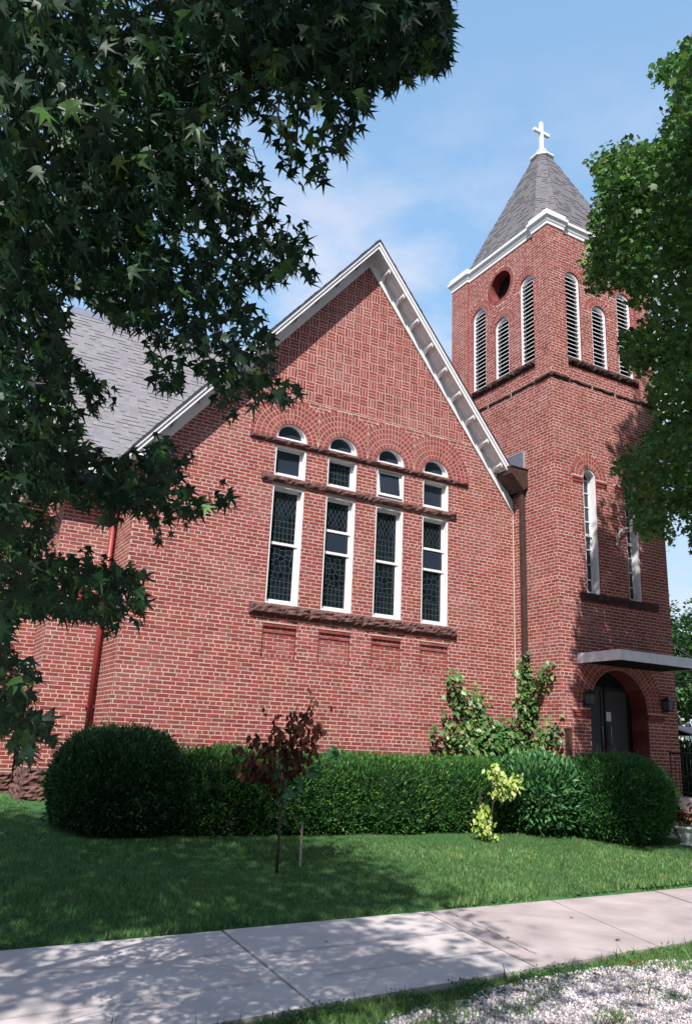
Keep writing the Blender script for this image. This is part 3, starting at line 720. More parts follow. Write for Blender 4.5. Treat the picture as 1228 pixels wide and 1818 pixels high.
    return TFr,TLr,LLc
TFr,TLr,LLc=tower_wall()
def louver(pl,a,b,s):
    m=MB(); f=.045; A=arch_loop(a+.003,b-.003,SILL+.003,s,14); B=arch_loop(a+f,b-f,SILL+.03,s,14)
    band(m,pl,A,B,-.14,-.025); o=m.build('louver_window',M['white'],church)
    m=MB(); z=SILL+.07; top=s+(b-a)/2-.06
    while z<top:
        h=0 if z<s else math.sqrt(max(0,((b-a)/2-f)**2-(z-s)**2)); u0,u1=(a+f,b-f) if z<s else ((a+b)/2-h,(a+b)/2+h)
        if u1-u0>.06:
            P=[(z,-.035),(z+.014,-.035),(z+.085,-.135),(z+.071,-.135)]
            vs=[pl.p(u0,v,n) for v,n in P]+[pl.p(u1,v,n) for v,n in P]; m.add(vs,[(0,1,2,3),(4,5,6,7),(0,1,5,4),(1,2,6,5),(2,3,7,6),(3,0,4,7)])
        z+=.103
    m.build('slats',M['white'],o)
    m=MB(); m.add([pl.p(*q,-.16) for q in A],[tuple(range(len(A)))]); m.build('interior_shade',M['interior'],o)  # near-black sheet paints the dark inside the tower behind the slats
for a,b,s in LF: louver(TFr,a,b,s)
for a,b,s in LLc: louver(TLr,a,b,s)
for c in (6.59,7.80):
    w_=window_arch(TF,c-.186,c+.186,4.724,7.19,'narrow_window',church,depth=.17,glass='plainglass',f=.03,s=.03,
        bars=[(z,.009,.0) for z in (5.04,5.36,5.67,6.27,6.58,6.89,7.17)]+[(5.97,.028,.03)],n=14)
def stone_course(plF,plL,pr,pl_r,z0,z1,u0,u1,y0,y1,seed,dep,name='stone_band',js=()):
    m=MB(); rock(m,plF,u0,u1,z0,z1,dep,js,.022,seed); o=m.build(name,M['stone_dark'],church); return o
# sills under louvers and the belt course
stone_course(TFr,0,0,0,SILL-.13,SILL,6.12,8.32,0,0,31,.075,'window_sill',(6.9,7.7))
stone_course(TLr,0,0,0,SILL-.13,SILL,-.78,1.57,0,0,32,.075,'window_sill',(-.1,.7))
m=MB(); rock(m,TF,TX0-.03,6.11,BELT-.075,BELT+.01,.05,(),.014,33); rock(m,TFr,6.11,8.33,BELT-.075,BELT+.01,.085,(6.8,7.5),.014,34); rock(m,TF,8.33,TX1,BELT-.075,BELT+.01,.05,(),.014,35)
rock(m,TL,TY0-.03,-.79,BELT-.075,BELT+.01,.05,(),.014,36); rock(m,TLr,-.79,1.58,BELT-.075,BELT+.01,.085,(0,.8),.014,37); rock(m,TL,1.58,TY1,BELT-.075,BELT+.01,.05,(),.014,38)
m.build('stone_band',M['stone_dark'],church)
m=MB(); rock(m,TF,6.20,8.42,4.56,4.71,.085,(7.1,),.025,39); m.build('window_sill',M['stone_dark'],church)
for pl_,a_,b_,j_,sd_ in ((TF,TX0,6.36,(),40),(TF,7.94,TX1,(),41),(TL,TY0,0,(-.6,),42)):
    m=MB(); rock(m,pl_,a_,b_,.3,.88,.06,j_,.03,sd_); m.build('foundation',M['stone'],church)
# cornice: profile swept round the tower, stepping out round the corner piers
def cornice():
    prof=[(0,0.0),(.018,.0),(.02,.075),(.032,.085),(.044,.125),(.078,.175),(.088,.19),(.088,.26),(-.30,.32)]
    rf=.055; x0,x1,y0,y1=TX0,TX1,TY0,TY1
    path=[(x0,y0),(6.11,y0),(6.11,y0+rf),(8.33,y0+rf),(8.33,y0),(x1,y0),(x1,y0+.49),(x1-rf,y0+.49),(x1-rf,1.58),(x1,1.58),(x1,y1),(8.33,y1),(8.33,y1-rf),(6.11,y1-rf),(6.11,y1),(x0,y1),(x0,1.58),(x0+rf,1.58),(x0+rf,-.79),(x0,-.79)]
    # zc: pier tops stand 0.10 higher
    def offs(d):
        o=[]; n=len(path)
        for i in range(n):
            p,q,r_=path[i-1],path[i],path[(i+1)%n]
            def nn(a,b): dx,dy=b[0]-a[0],b[1]-a[1]; l=math.hypot(dx,dy); return (dy/l,-dx/l)
            a,b=nn(p,q),nn(q,r_); o.append((q[0]+d*(a[0]+b[0]) if a!=b else q[0]+d*a[0],q[1]+d*(a[1]+b[1]) if a!=b else q[1]+d*a[1]))
        return o
    m=MB(); n=len(path); rows=[]
    for d,z in prof:
        rows+= [(x,y,CORB+z) for x,y in offs(max(d,0) if d>=0 else 0)] if d>=0 else [(x+(7.22-x)*.12,y+(.47-y)*.12,CORB+z) for x,y in path]
    m.add(rows,[(r_*n+i,r_*n+(i+1)%n,(r_+1)*n+(i+1)%n,(r_+1)*n+i) for r_ in range(len(prof)-1) for i in range(n)])
    m.build('cornice',M['white'],church)
    # white caps on the corner piers
    for (a,b),(c,d) in [((x0,6.11),(y0,y0+.49)),((8.33,x1),(y0,y0+.49)),((x0,6.11),(1.58,y1)),((8.33,x1),(1.58,y1))]:
        m=MB(); e=.075
        m.box(a-e,b+e-.04,c-e,d+e-.04,CORB+.2605,CORB+.335)
        m.build('pier_cap',M['white'],church,bevel=.008)
cornice()
# spire: square broach with narrow chamfer faces
def spire():
    cx,cy=7.22,.47; hx,hy=1.50,1.62; zb=CORB+.36; zt=16.62; 
    def ring(sx,sy,c): return [(cx-sx+c,cy-sy),(cx+sx-c,cy-sy),(cx+sx,cy-sy+c),(cx+sx,cy+sy-c),(cx+sx-c,cy+sy),(cx-sx+c,cy+sy),(cx-sx,cy+sy-c),(cx-sx,cy-sy+c)]
    lv=[(zb,hx+.0,hy+.0,.42),(zb+.55,hx-.20,hy-.21,.36),(15.2,.80,.84,.25),(zt,.235,.235,.13)]
    m=MB()
    for (z0,a,b,c),(z1,a2,b2,c2) in zip(lv[:-1],lv[1:]):
        r0,r1=ring(a,b,c),ring(a2,b2,c2)
        for i in range(8):
            j=(i+1)%8
            m.add([(*r0[i],z0-.01),(*r0[j],z0-.01),(*r1[j],z1-.01),(*r1[i],z1-.01)],[(0,1,2,3)],(.04,.035,.04))
            shingles(m,(*r0[i],z0),(*r0[j],z0),(*r1[i],z1),(*r1[j],z1),.105,.13,(.120,.113,.124),.009,50+i)
    sp=m.build('spire',M['shingle'],church)
    m=MB(); 
    def oct_(r_,z): return [(cx+r_*math.cos(R(22.5+45*k)),cy+r_*math.sin(R(22.5+45*k)),z) for k in range(8)]
    rows=[oct_(.30,zt-.03),oct_(.33,zt),oct_(.33,zt+.045),oct_(.15,zt+.20),oct_(.13,zt+.24)]
    m.add(sum(rows,[]),[(r_*8+i,r_*8+(i+1)%8,(r_+1)*8+(i+1)%8,(r_+1)*8+i) for r_ in range(4) for i in range(8)]+[tuple(range(8))])
    m.build('spire_cap',M['white'],church)
    m=MB(); m.lathe([(.10,.0),(.15,.03),(.15,.06),(.07,.09)],(cx,cy,zt+.22),20); 
    z0=zt+.25; m.box(cx-.044,cx+.044,cy-.04,cy+.04,z0,z0+.98); m.box(cx-.27,cx-.045,cy-.039,cy+.039,z0+.61,z0+.70); m.box(cx+.045,cx+.27,cy-.039,cy+.039,z0+.61,z0+.70)
    m.build('cross',M['white'],church,bevel=.006)
spire()
# leader head, downpipe, flashing panel at the roof foot
m=MB(); m.prism([(5.16,-.50,7.36),(5.61,-.50,7.36),(5.61,-.50,6.98),(5.50,-.50,6.90),(5.16,-.50,7.22)],(0,.46,0)); m.box(5.15,5.615,-.52,-.03,7.361,7.39); hb=m.build('rain_hopper',M['brown_metal'],church,bevel=.006)
m=MB(); m.box(5.51,5.60,-.42,-.31,.6,6.95); m.build('downspout',M['brown_metal'],church,bevel=.012)
m=MB(); m.box(5.585,5.612,-.39,.25,7.40,7.80); pn=m.build('flashing_panel',M['blue_grey_metal'],church)
m=MB(); m.box(5.580,5.613,-.42,-.392,7.40,7.83); m.box(5.580,5.613,-.39,.25,7.802,7.83); m.build('trim_strip',M['grey_metal'],pn)
# mortar bead in the corner of gable and tower
m=MB(); m.tube([(5.612,-.012,1.0),(5.612,-.012,6.5)],.014,6); m.build('mortar_bead',M['mortar'],church)

# doors, canopy, steps, lanterns
def entrance():
    y=TY0+.40; P=Plane((0,y,0),(1,0,0),(0,-1,0)); fl=.92
    m=MB(); m.box(6.38,7.92,y+.02,y+.06,2.96,3.24); m.build('transom_panel',M['interior'],church)
    for a,b,s in ((6.42,7.13,1),(7.17,7.88,-1)):
        m=MB(); O=rect(a,b,fl,2.95); I=rect(a+.07,b-.07,fl+.12,2.87); band(m,P,O,I,-.04,0); d=m.build('door',M['black_metal'],church,bevel=.004)
        m=MB(); pbox(m,P,a+.071,b-.071,fl+.52,fl+.58,-.035,.004); m.build('rail',M['black_metal'],d)
        g=MB(); pane(g,P,rect(a+.06,b-.06,fl+.1,2.88),-.02); g.build('pane',M['doorglass'],d)
        hx=b-.10 if s>0 else a+.10
        m=MB(); m.tube([P.p(hx,fl+.9,.0),P.p(hx,fl+.9,.05),P.p(hx,fl+1.25,.05),P.p(hx,fl+1.25,.0)],.011,8); m.build('handle',M['grey_metal'],d,True)
    # white sheet painting a bright reflection on the right leaf
    m=MB(); pbox(m,P,7.20,7.33,2.28,2.46,.001,.004); m.build('pane_reflection',M['white'],church)
    # canopy slab with metal fascia
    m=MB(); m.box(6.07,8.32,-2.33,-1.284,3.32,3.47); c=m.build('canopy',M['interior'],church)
    m=MB(); m.box(6.055,8.335,-2.345,-2.331,3.30,3.49); m.box(6.055,6.0695,-2.331,-1.285,3.30,3.49); m.box(8.3205,8.335,-2.331,-1.285,3.30,3.49); m.box(6.071,8.319,-2.33,-1.285,3.471,3.485)
    m.box(6.049,6.0549,-2.34,-2.10,3.298,3.492)
    m.build('fascia',M['alu'],c,bevel=.003)
    m=MB(); m.tube([(8.22,-1.28,4.13),(8.22,-2.27,3.49)],.010,8); m.build('tie_rod',M['grey_metal'],c,True)
    # steps
    m=MB(); m.box(6.30,8.78,-2.05,TY0-.09,.1,.90); m.box(6.30,8.78,-2.37,-2.052,.1,.74); m.build('steps',M['concrete_old'],church,bevel=.01)
entrance()
def lantern(x,z):
    y=TY0
    m=MB(); m.box(x-.045,x+.045,y-.02,y-.002,z-.02,z+.12); m.tube([(x,y-.02,z+.03),(x,y-.09,z-.03),(x,y-.14,z+.02)],.011,8); 
    cx,cy=x,y-.13
    def sq(r_,zz): return [(cx-r_,cy-r_,zz),(cx+r_,cy-r_,zz),(cx+r_,cy+r_,zz),(cx-r_,cy+r_,zz)]
    def loft(a,b):
        A=a+b; m.add(A,[(0,1,2,3),(4,5,6,7)]+[(i,(i+1)%4,4+(i+1)%4,4+i) for i in range(4)])
    loft(sq(.045,z+.0),sq(.062,z+.03)); loft(sq(.095,z+.205),sq(.088,z+.225)); loft(sq(.088,z+.226),sq(.035,z+.28)); loft(sq(.018,z+.281),sq(.010,z+.315))
    for sx,sy in ((1,1),(1,-1),(-1,1),(-1,-1)):
        m.tube([(cx+sx*.057,cy+sy*.057,z+.03),(cx+sx*.082,cy+sy*.082,z+.205)],.007,5)
    o=m.build('wall_lantern',M['black_metal'],church)
    g=MB(); A=sq(.053,z+.031)+sq(.077,z+.203); g.add(A,[(i,(i+1)%4,4+(i+1)%4,4+i) for i in range(4)]); g.build('glass',M['doorglass'],o)
    b=MB(); b.lathe([(.0,.05),(.02,.05),(.03,.10),(.025,.15),(.0,.17)],(cx,cy,z),10); b.build('bulb',M['white_old'],o,True)
lantern(6.22,2.52); lantern(8.40,2.52)
# short flue pipe by the corner, conduit mast with a drip loop
m=MB(); m.box(5.66,5.74,TY0-.12,TY0-.02,1.2,2.05); m.box(5.65,5.75,TY0-.13,TY0-.01,2.051,2.075); m.build('vent_pipe',M['brown_metal'],church)
m=MB(); m.tube([(7.72,TY0-.01,6.28),(7.62,TY0-.05,6.26),(7.42,TY0-.10,6.20),(7.30,TY0-.10,6.10),(7.26,TY0-.08,5.98),(7.26,TY0-.05,5.86)],.022,10); cdt=m.build('conduit',M['grey_metal'],church,True)
m=MB(); m.lathe([(.0,-.03),(.03,-.03),(.035,.03),(.0,.035)],(7.26,TY0-.05,5.84),10); m.tube([(7.26,TY0-.05,5.80),(7.33,TY0-.09,5.76),(7.36,TY0-.09,5.68),(7.32,TY0-.08,5.60),(7.26,TY0-.03,5.60)],.008,6); m.build('cable_loop',M['grey_metal'],cdt,True)

# handrail beside the steps
hr=empty('handrail','black iron handrail on the concrete steps under the canopy','handrail',(8.35,-1.8,.9))
m=MB(); m.tube([(8.35,-1.40,1.72),(8.35,-2.0,1.72),(8.35,-2.33,1.52)],.018,8); m.build('top_rail',M['black_metal'],hr,True)
for y,z0,z1 in ((-1.42,.9,1.72),(-1.98,.9,1.72),(-2.3,.74,1.54)):
    m=MB(); m.tube([(8.35,y,z0),(8.35,y,z1)],.014,8); m.build('post',M['black_metal'],hr,True)
m=MB()
for k in range(5): y=-1.52-k*.09; m.tube([(8.35,y,1.0),(8.35,y,1.71)],.007,6)
m.tube([(8.35,-1.42,1.0),(8.35,-1.98,1.0)],.009,6); m.build('balusters',M['black_metal'],hr,True)

# ================================================================ foliage tools
def star_leaf(lobes=5,deep=.30,curl=.07,jit=0,seed=0):
    """sweetgum star: base at origin, tip along +Y"""
    if lobes==5: ang=[-118,-57,0,57,118]; ln=[.62,.88,1.0,.88,.62]
    else: ang=[-60,0,60]; ln=[.85,1,.85]
    q=random.Random(seed); ang=[a+q.uniform(-7,7)*jit for a in ang]; ln=[l*(1+q.uniform(-.12,.12)*jit) for l in ln]
    c=np.array([0,.34,0.]); P=[(0,0.10,0)]
    for i,(a,l) in enumerate(zip(ang,ln)):
        t=R(a); P.append((c[0]+.62*l*math.sin(t),c[1]+.62*l*math.cos(t),-curl*l*(1+q.uniform(-.8,.8)*jit)))
        if i<len(ang)-1: t2=R((a+ang[i+1])/2); P.append((c[0]+deep*.5*math.sin(t2),c[1]+deep*.5*math.cos(t2),.015+.02*jit))
    V=np.array([tuple(c)]+P); n=len(P); F=np.array([(0,1+i,1+(i+1)%n) for i in range(n)])
    return V,F
def ovate(wd=.3,fold=.12):
    V=np.array([(0,0,0),(-wd,.35,fold*.6),(-wd*.8,.7,fold*.5),(0,1,-.05),(wd*.8,.7,fold*.5),(wd,.35,fold*.6),(0,.5,-.02)]); F=np.array([(0,6,1),(1,6,2),(2,6,3),(3,6,4),(4,6,5),(5,6,0)]); return V,F
def blade(wd=.5):
    V=np.array([(-wd/2,0,0),(wd/2,0,0),(0,1,0)]); return V,np.array([(0,1,2)])
def needle():
    V=np.array([(0,0,0),(-.16,.5,.02),(0,1,0),(.16,.5,.02)]); return V,np.array([(0,1,2),(0,2,3)])
def leaf_mesh(name,T,pos,tip,nor,scale,col,mt,parent=None):
    X,Y,Z=frame_from(tip,nor); V,F,C_=instance(T[0],T[1],pos,X,Y,Z,scale,col)
    return V,F,C_
def merge(parts):
    V=[];F=[];C_=[];b=0
    for v,f,c in parts: V.append(v);F.append(f+b);C_.append(c);b+=len(v)
    return np.concatenate(V),np.concatenate(F),np.concatenate(C_)
def colvar(n,base,var=.25,alt=None,pa=0.):
    k=rng.uniform(1-var,1+var,(n,1)); c=np.tile(np.array(base),(n,1))
    if alt is not None: s=rng.random(n)<pa; c[s]=alt
    return np.clip(c*k*(1+rng.normal(0,.06,(n,3))),0,1)

# ================================================================ sweetgum tree (left foreground)
GUM=[(-40,-40),(800,-40),(800,50),(800,108),(770,140),(742,128),(722,158),(700,150),(692,175),(668,172),(650,205),(640,250),(622,290),(600,288),(585,330),(560,318),(552,345),(530,330),(505,300),(478,262),(455,222),(428,198),(418,215),(436,262),(470,300),(500,350),(518,400),(548,395),(556,430),(570,480),(548,500),(520,490),(500,512),(480,505),(462,528),(442,520),(425,548),(462,556),(490,600),(488,650),(512,668),(540,685),(528,712),(500,722),(470,708),(452,735),(430,690),(418,700),(412,742),(392,742),(378,700),(372,672),(352,668),(340,622),(322,630),(332,672),(318,700),(290,700),(268,680),(258,650),(268,612),(250,590),(228,582),(210,592),(180,560),(165,545),(150,520),(122,520),(112,542),(118,560),(112,600),(140,640),(170,660),(198,700),(200,738),(165,752),(150,690),(130,660),(118,680),(138,720),(150,790),(180,812),(225,815),(250,790),(285,775),(330,800),(350,810),(330,830),(318,850),(350,890),(360,880),(405,865),(412,900),(390,915),(372,905),(340,935),(318,930),(298,965),(270,960),(258,932),(232,905),(210,930),(188,938),(175,905),(140,905),(118,880),(98,930),(78,905),(62,880),(40,878),(35,905),(58,905),(100,960),(98,990),(150,985),(175,978),(195,998),(235,1000),(268,1035),(262,1075),(248,1112),(225,1085),(210,1118),(182,1125),(170,1095),(130,1105),(105,1090),(70,1112),(45,1090),(20,1120),(22,1160),(70,1180),(82,1230),(66,1210),(60,1260),(105,1290),(98,1340),(70,1310),(50,1375),(28,1350),(14,1300),(-40,1310)]
def sweetgum():
    tree=empty('sweetgum_tree','large dark sweetgum tree with star shaped leaves hanging over the left of the view','tree',(-8.6,-10.4,0))
    TS=[star_leaf(5,.30,.05,1,1),star_leaf(5,.34,.16,1,2),star_leaf(5,.27,.28,1,3),star_leaf(5,.31,-.08,1,4)]
    # --- boughs
    base=Vector((-8.6,-10.4,-.1)); fork=Vector((-8.4,-10.3,3.2))
    bt=MB(); bt.tube([base,(-8.62,-10.4,.5),(-8.5,-10.35,1.8),fork],[.42,.31,.27,.25],16); bt.tube([fork,(-8.3,-10.2,5.5),(-8.2,-10.4,8.2),(-8.3,-10.3,10.6)],[.24,.17,.10,.03],12)
    bt.build('trunk',M['bark'],tree,True)
    # --- cluster centres in view: inside the silhouette, real distances
    N0=4300; u=rng.uniform(-60,800,N0*4); v=rng.uniform(-60,1380,N0*4); ok=inpoly(u,v,GUM); u,v=u[ok][:N0],v[ok][:N0]
    dmin=np.interp(u,[0,400,800],[2.9,3.2,3.4]); dmax=np.interp(u,[0,300,560,800],[5.6,5.2,4.4,3.9])
    rd=raydir(u,v); kx=SUN_A/SUN_B; dl=(-.75-CAM[0]-CAM[2]*kx)/(rd[:,0]+rd[:,2]*kx); dmax=np.maximum(np.minimum(dmax,dl),dmin-.25)
    D=dmin+(dmax-dmin)*rng.random(len(u)); P1=CAM+rd*D[:,None]
    # ragged density: thin the outer zone with noise
    nz=vnoise(P1,3.4,3); keep=(nz>np.interp(u,[0,350,600],[-.5,-.08,.05]))|(rng.random(len(u))<.13); P1=P1[keep]
    # --- outer crown: boughs round and behind, out of the frame
    Q=[]
    while len(Q)<6000:
        p=np.array([rng.uniform(-14,-3.6),rng.uniform(-16.5,-4.6),rng.uniform(2.4,11.6)])
        e=((p[0]+8.6)/5.4)**2+((p[1]+10.4)/5.6)**2+((p[2]-7.0)/4.7)**2
        if e>1 or e<.18: continue
        sx=p[0]+p[2]*SUN_A/SUN_B; lim=.35+.35*math.sin(p[1]*1.9)+.2*math.sin(p[2]*3.7)
        if sx>lim-.25-(.45 if p[1]+p[2]/SUN_B<-5.0 else 0): continue
        if p[2]-SUN_B*(-p[1])>.7: continue
        sy=p[1]+p[2]/SUN_B
        if sy<-5.1 and math.sin(sx*2.6+1.1*math.sin(sy*2.9))+math.sin(sy*3.7+sx*1.3)<.25: continue
        uu,vv=project(p[None]);
        if not np.isnan(uu[0]) and -40<uu[0]<PW+40 and -40<vv[0]<PH+40: continue
        if np.linalg.norm(p-CAM)<1.6: continue
        Q.append(p)
    Q=np.array(Q)
    pts=np.concatenate([P1,Q])
    # --- leaves
    def leaves(Pc,k,rad,size):
        n=len(Pc)*k; c=np.repeat(Pc,k,0); off=rng.normal(0,1,(n,3))*rad; off[:,2]*=.7; pos=c+off
        out=nrm(off+np.array([.25,.1,-.2])); tip=nrm(out*np.array([1,1,.5])+np.array([0,0,-.75])+rng.normal(0,.35,(n,3)))
        nor=nrm(rng.normal(0,.55,(n,3))+np.array([0,0,.55])+ (-CF)*.15)
        s=size*rng.uniform(.7,1.25,n); return pos,tip,nor,s
    a=leaves(P1,4,.085,.090); b=leaves(Q,7,.26,.185)
    def filt(z,inview):
        dmin_=2.5 if inview else 4.2
        pos,tip,nor,s=z; cen=pos+tip*s[:,None]*.45; uu,vv=project(cen); infr=(~np.isnan(uu))&(uu>-30)&(uu<PW+30)&(vv>-30)&(vv<PH+30)
        uu=np.nan_to_num(uu,nan=-999); vv=np.nan_to_num(vv,nan=-999); good=np.where(infr,inpoly(uu+9*vnoise(cen,5,81),vv+9*vnoise(cen,4.6,82),GUM),True)
        d=np.linalg.norm(pos-CAM,axis=1); good&=d>dmin_
        return pos[good],tip[good],nor[good],s[good]
    parts=[]
    for z in (filt(a,1),filt(b,0)):
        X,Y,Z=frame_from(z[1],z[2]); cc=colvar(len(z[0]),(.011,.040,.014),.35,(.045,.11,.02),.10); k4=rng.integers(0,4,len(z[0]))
        for q in range(4):
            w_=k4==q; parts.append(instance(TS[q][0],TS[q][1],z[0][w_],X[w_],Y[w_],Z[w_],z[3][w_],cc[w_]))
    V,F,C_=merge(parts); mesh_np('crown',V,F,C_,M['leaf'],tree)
    # --- boughs: grown toward clusters
    hubs=[Vector(p) for p in [(-7.2,-10.6,5.0),(-6.3,-9.8,4.6),(-5.4,-9.2,4.9),(-4.7,-9.4,4.9),(-4.3,-9.9,4.6),(-6.4,-8.8,3.6),(-5.3,-8.3,3.9),(-4.6,-8.5,3.8),(-6.2,-8.6,2.7),(-5.2,-8.4,2.8),(-4.5,-8.8,2.75),(-7.0,-8.0,6.6),(-9.8,-8.6,6.8),(-11.2,-10.4,7.0),(-9.6,-12.8,7.4),(-7.6,-12.6,7.2),(-8.4,-8.0,8.8),(-9.6,-10.6,10),(-7.2,-6.8,5.6),(-10.6,-12.6,5.2),(-5.9,-9.0,1.9)]]
    bm=MB()
    def bow(a,b,ra,rb,n=8):
        a,b=Vector(a),Vector(b); mid=a.lerp(b,.5)+Vector((0,0,.12*(b-a).length)); P=[(a.lerp(mid,t)).lerp(mid.lerp(b,t),t) for t in [i/5 for i in range(6)]]
        bm.tube(P,[ra+(rb-ra)*i/5 for i in range(6)],n,cap=False)
    done=[fork,Vector((-8.3,-10.2,5.5)),Vector((-8.2,-10.4,8.2))]; base_done=len(done)
    def clear(a,b):
        a=np.array(a); b=np.array(b); t=np.linspace(0,1,9)[:,None]; W=a+(b-a)*t+np.array([0,0,.06])*np.linalg.norm(b-a)*np.sin(t*3.14); uu,vv=project(W)
        fr=(uu>-10)&(uu<PW+10)&(vv>-10)&(vv<PH+10); g=12
        ok=inpoly(uu,vv,GUM)&inpoly(uu+g,vv,GUM)&inpoly(uu-g,vv,GUM)&inpoly(uu,vv+g,GUM); return bool(np.all(ok|~fr))
    for h in hubs:
        c_=[p for p in done if clear(p,h)]
        if not c_: continue
        q=min(c_,key=lambda p:(p-h).length+ (0 if p.z<h.z+.6 else .8)); bow(q,h,.055 if len(done)<12 else .035,.014); done.append(h)
    H=np.array([tuple(h) for h in done])
    for p in pts[rng.random(len(pts))<.16]:
        i=np.argmin(np.linalg.norm(H-p,axis=1)); q=H[i]; d=np.linalg.norm(p-q)
        if d>1.15: continue
        if not clear(q,p): continue
        bow(q,p,.010,.003,4)
    bm.build('branches',M['bark'],tree)
sweetgum()

# ================================================================ maple at the right
MAP=[(1300,20),(1228,62),(1205,85),(1196,100),(1165,105),(1148,140),(1172,150),(1178,172),(1200,168),(1175,200),(1168,240),(1150,252),(1135,262),(1118,248),(1100,262),(1078,262),(1050,272),(1046,300),(1060,330),(1040,372),(1042,415),(1035,440),(1036,490),(1052,525),(1075,520),(1100,505),(1108,540),(1128,560),(1140,540),(1130,590),(1100,600),(1090,625),(1098,648),(1125,668),(1145,650),(1160,660),(1140,700),(1150,730),(1135,770),(1128,800),(1100,792),(1082,815),(1085,850),(1092,880),(1105,890),(1112,930),(1140,965),(1158,945),(1180,978),(1188,945),(1180,920),(1196,905),(1212,930),(1222,965),(1300,1060)]
def maple():
    tree=empty('maple_tree','big leafy maple with yellow green leaves at the right, in front of the bell tower','tree',(11.2,-6.2,0))
    T=star_leaf(5,.62)
    m=MB(); m.tube([(11.2,-6.2,-.1),(11.2,-6.2,.6),(11.1,-6.1,3.0),(10.9,-6.0,6.0),(10.7,-5.9,9.5),(10.6,-5.9,12.5)],[.5,.36,.3,.22,.12,.04],16); m.build('trunk',M['bark'],tree,True)
    n=430; u=rng.uniform(1030,1290,n); v=rng.uniform(-40,1040,n); ok=inpoly(u,v,MAP); u,v=u[ok],v[ok]
    rd=raydir(u,v)
    yc=np.interp(v,[0,250,500,760,980],[-6.6,-6.2,-5.6,-4.2,-3.6]); depthv=np.interp(u,[1035,1120,1228],[.5,1.3,2.4])
    yy=yc+rng.uniform(-1,1,len(u))*depthv; yy=np.minimum(yy,-2.0)
    t=(yy-CAM[1])/rd[:,1]; CC=CAM+rd*t[:,None]; CC=CC[vnoise(CC,1.1,8)>-.45]
    # each bough end is a drooping dome of leaves: lit top, shaded underside
    k=rng.integers(20,46,len(CC)); P1=np.repeat(CC,k,0); dd=nrm(rng.normal(0,1,P1.shape)+np.array([0,0,.5])); P1=P1+dd*rng.uniform(.55,1.0,(len(P1),1))*np.array([.46,.46,.30])*np.repeat(rng.uniform(.7,1.25,len(CC)),k)[:,None]
    # boughs between the sun and the tower front
    S=[]; sdir=np.array([-SUN_A,-1,SUN_B])
    while len(S)<3200:
        zt_=rng.uniform(.6,9.3); xl=6.15 if zt_<5.2 else (6.15+(zt_-5.2)*.75); xt=rng.uniform(6.15,9.3)
        if xt<xl: continue
        tt=rng.uniform(2.2,7.5); p=np.array([xt,-1.28,zt_])+sdir*tt; uu,vv=project(p[None])
        if p[0]<2.6 or vnoise(np.array([[xt,0,zt_]]),1.5,12)[0]<-.25: continue
        q_=p+np.array([SUN_A,1,-SUN_B])*(-1.8-p[1])
        if abs(q_[0]-6.06)<.34 and 2.95<q_[2]<3.85: continue
        if vv[0]<-40 or inpoly(uu,vv,MAP)[0]: S.append(p)
    S=np.array(S); uS,vS=project(S); offS=(vS<-30)|(uS>PW+20); P1=np.concatenate([P1,S[(~offS)&(S[:,1]>-6.5)&(rng.random(len(S))<.05)]]); SO=S[offS]
    Q=[]
    while len(Q)<1500:
        p=np.array([rng.uniform(5,16.5),rng.uniform(-11,-1.7),rng.uniform(3.5,14)])
        e=((p[0]-10.8)/5.0)**2+((p[1]+6.0)/4.2)**2+((p[2]-9)/5.2)**2
        if e>1 or e<.25: continue
        uu,vv=project(p[None])
        if -20<uu[0]<PW+20 and -30<vv[0]<PH: continue
        if rng.random()<.5*(vnoise(p[None],.9,4)[0]<-.2): continue
        Q.append(p)
    Q=np.array(Q)
    parts=[]
    for Pc,k,rad,size in ((P1,6,.085,.098),(SO,9,.22,.17),(Q,9,.30,.19)):
        n=len(Pc)*k; c=np.repeat(Pc,k,0); off=rng.normal(0,1,(n,3))*rad*np.array([1,1,.42]); pos=c+off
        tip=nrm(nrm(off)*.8+np.array([0,0,-.55])+rng.normal(0,.4,(n,3))); nor=nrm(rng.normal(0,.5,(n,3))+np.array([-.15,-.25,.8])); s=size*rng.uniform(.65,1.25,n)
        cen=pos+tip*s[:,None]*.4; uu,vv=project(cen); infr=(uu>-10)&(uu<PW+10)&(vv>-10)&(vv<PH+10); ju=uu+13*vnoise(cen,3.1,71)+7*vnoise(cen,8,72); jv=vv+13*vnoise(cen,2.7,73)+7*vnoise(cen,7,74); g=np.where(infr,inpoly(ju-9,jv,MAP),True)
        g&=~((pos[:,0]>5.3)&(pos[:,1]>-1.45))
        pos,tip,nor,s=pos[g],tip[g],nor[g],s[g]
        X,Y,Z=frame_from(tip,nor); parts.append(instance(T[0],T[1],pos,X,Y,Z,s,colvar(len(pos),(.045,.122,.022),.3,(.095,.175,.03),.25)))
    V,F,C_=merge(parts); mesh_np('crown',V,F,C_,M['leaf2'],tree)
    bm=MB(); hubs=[Vector(p) for p in [(9.4,-6.2,7.2),(8.2,-6.0,8.2),(7.0,-5.8,8.8),(9.2,-5.2,5.6),(8.2,-4.4,5.8),(7.6,-4.0,6.2),(9.0,-6.6,10.5),(8.0,-6.4,11.4),(12.6,-6,8.5),(12.8,-7.6,9),(10.4,-8.4,9),(10.2,-3.6,8),(9.0,-4.2,4.6),(8.6,-5.2,7.0)]]
    done=[Vector((11.1,-6.1,3.6)),Vector((10.9,-6.0,6.0)),Vector((10.7,-5.9,9.5))]
    def bow(a,b,ra,rb,n=7):
        a,b=Vector(a),Vector(b); mid=a.lerp(b,.5)+Vector((0,0,.1*(b-a).length)); P=[(a.lerp(mid,t)).lerp(mid.lerp(b,t),t) for t in [i/5 for i in range(6)]]
        bm.tube(P,[ra+(rb-ra)*i/5 for i in range(6)],n,cap=False)
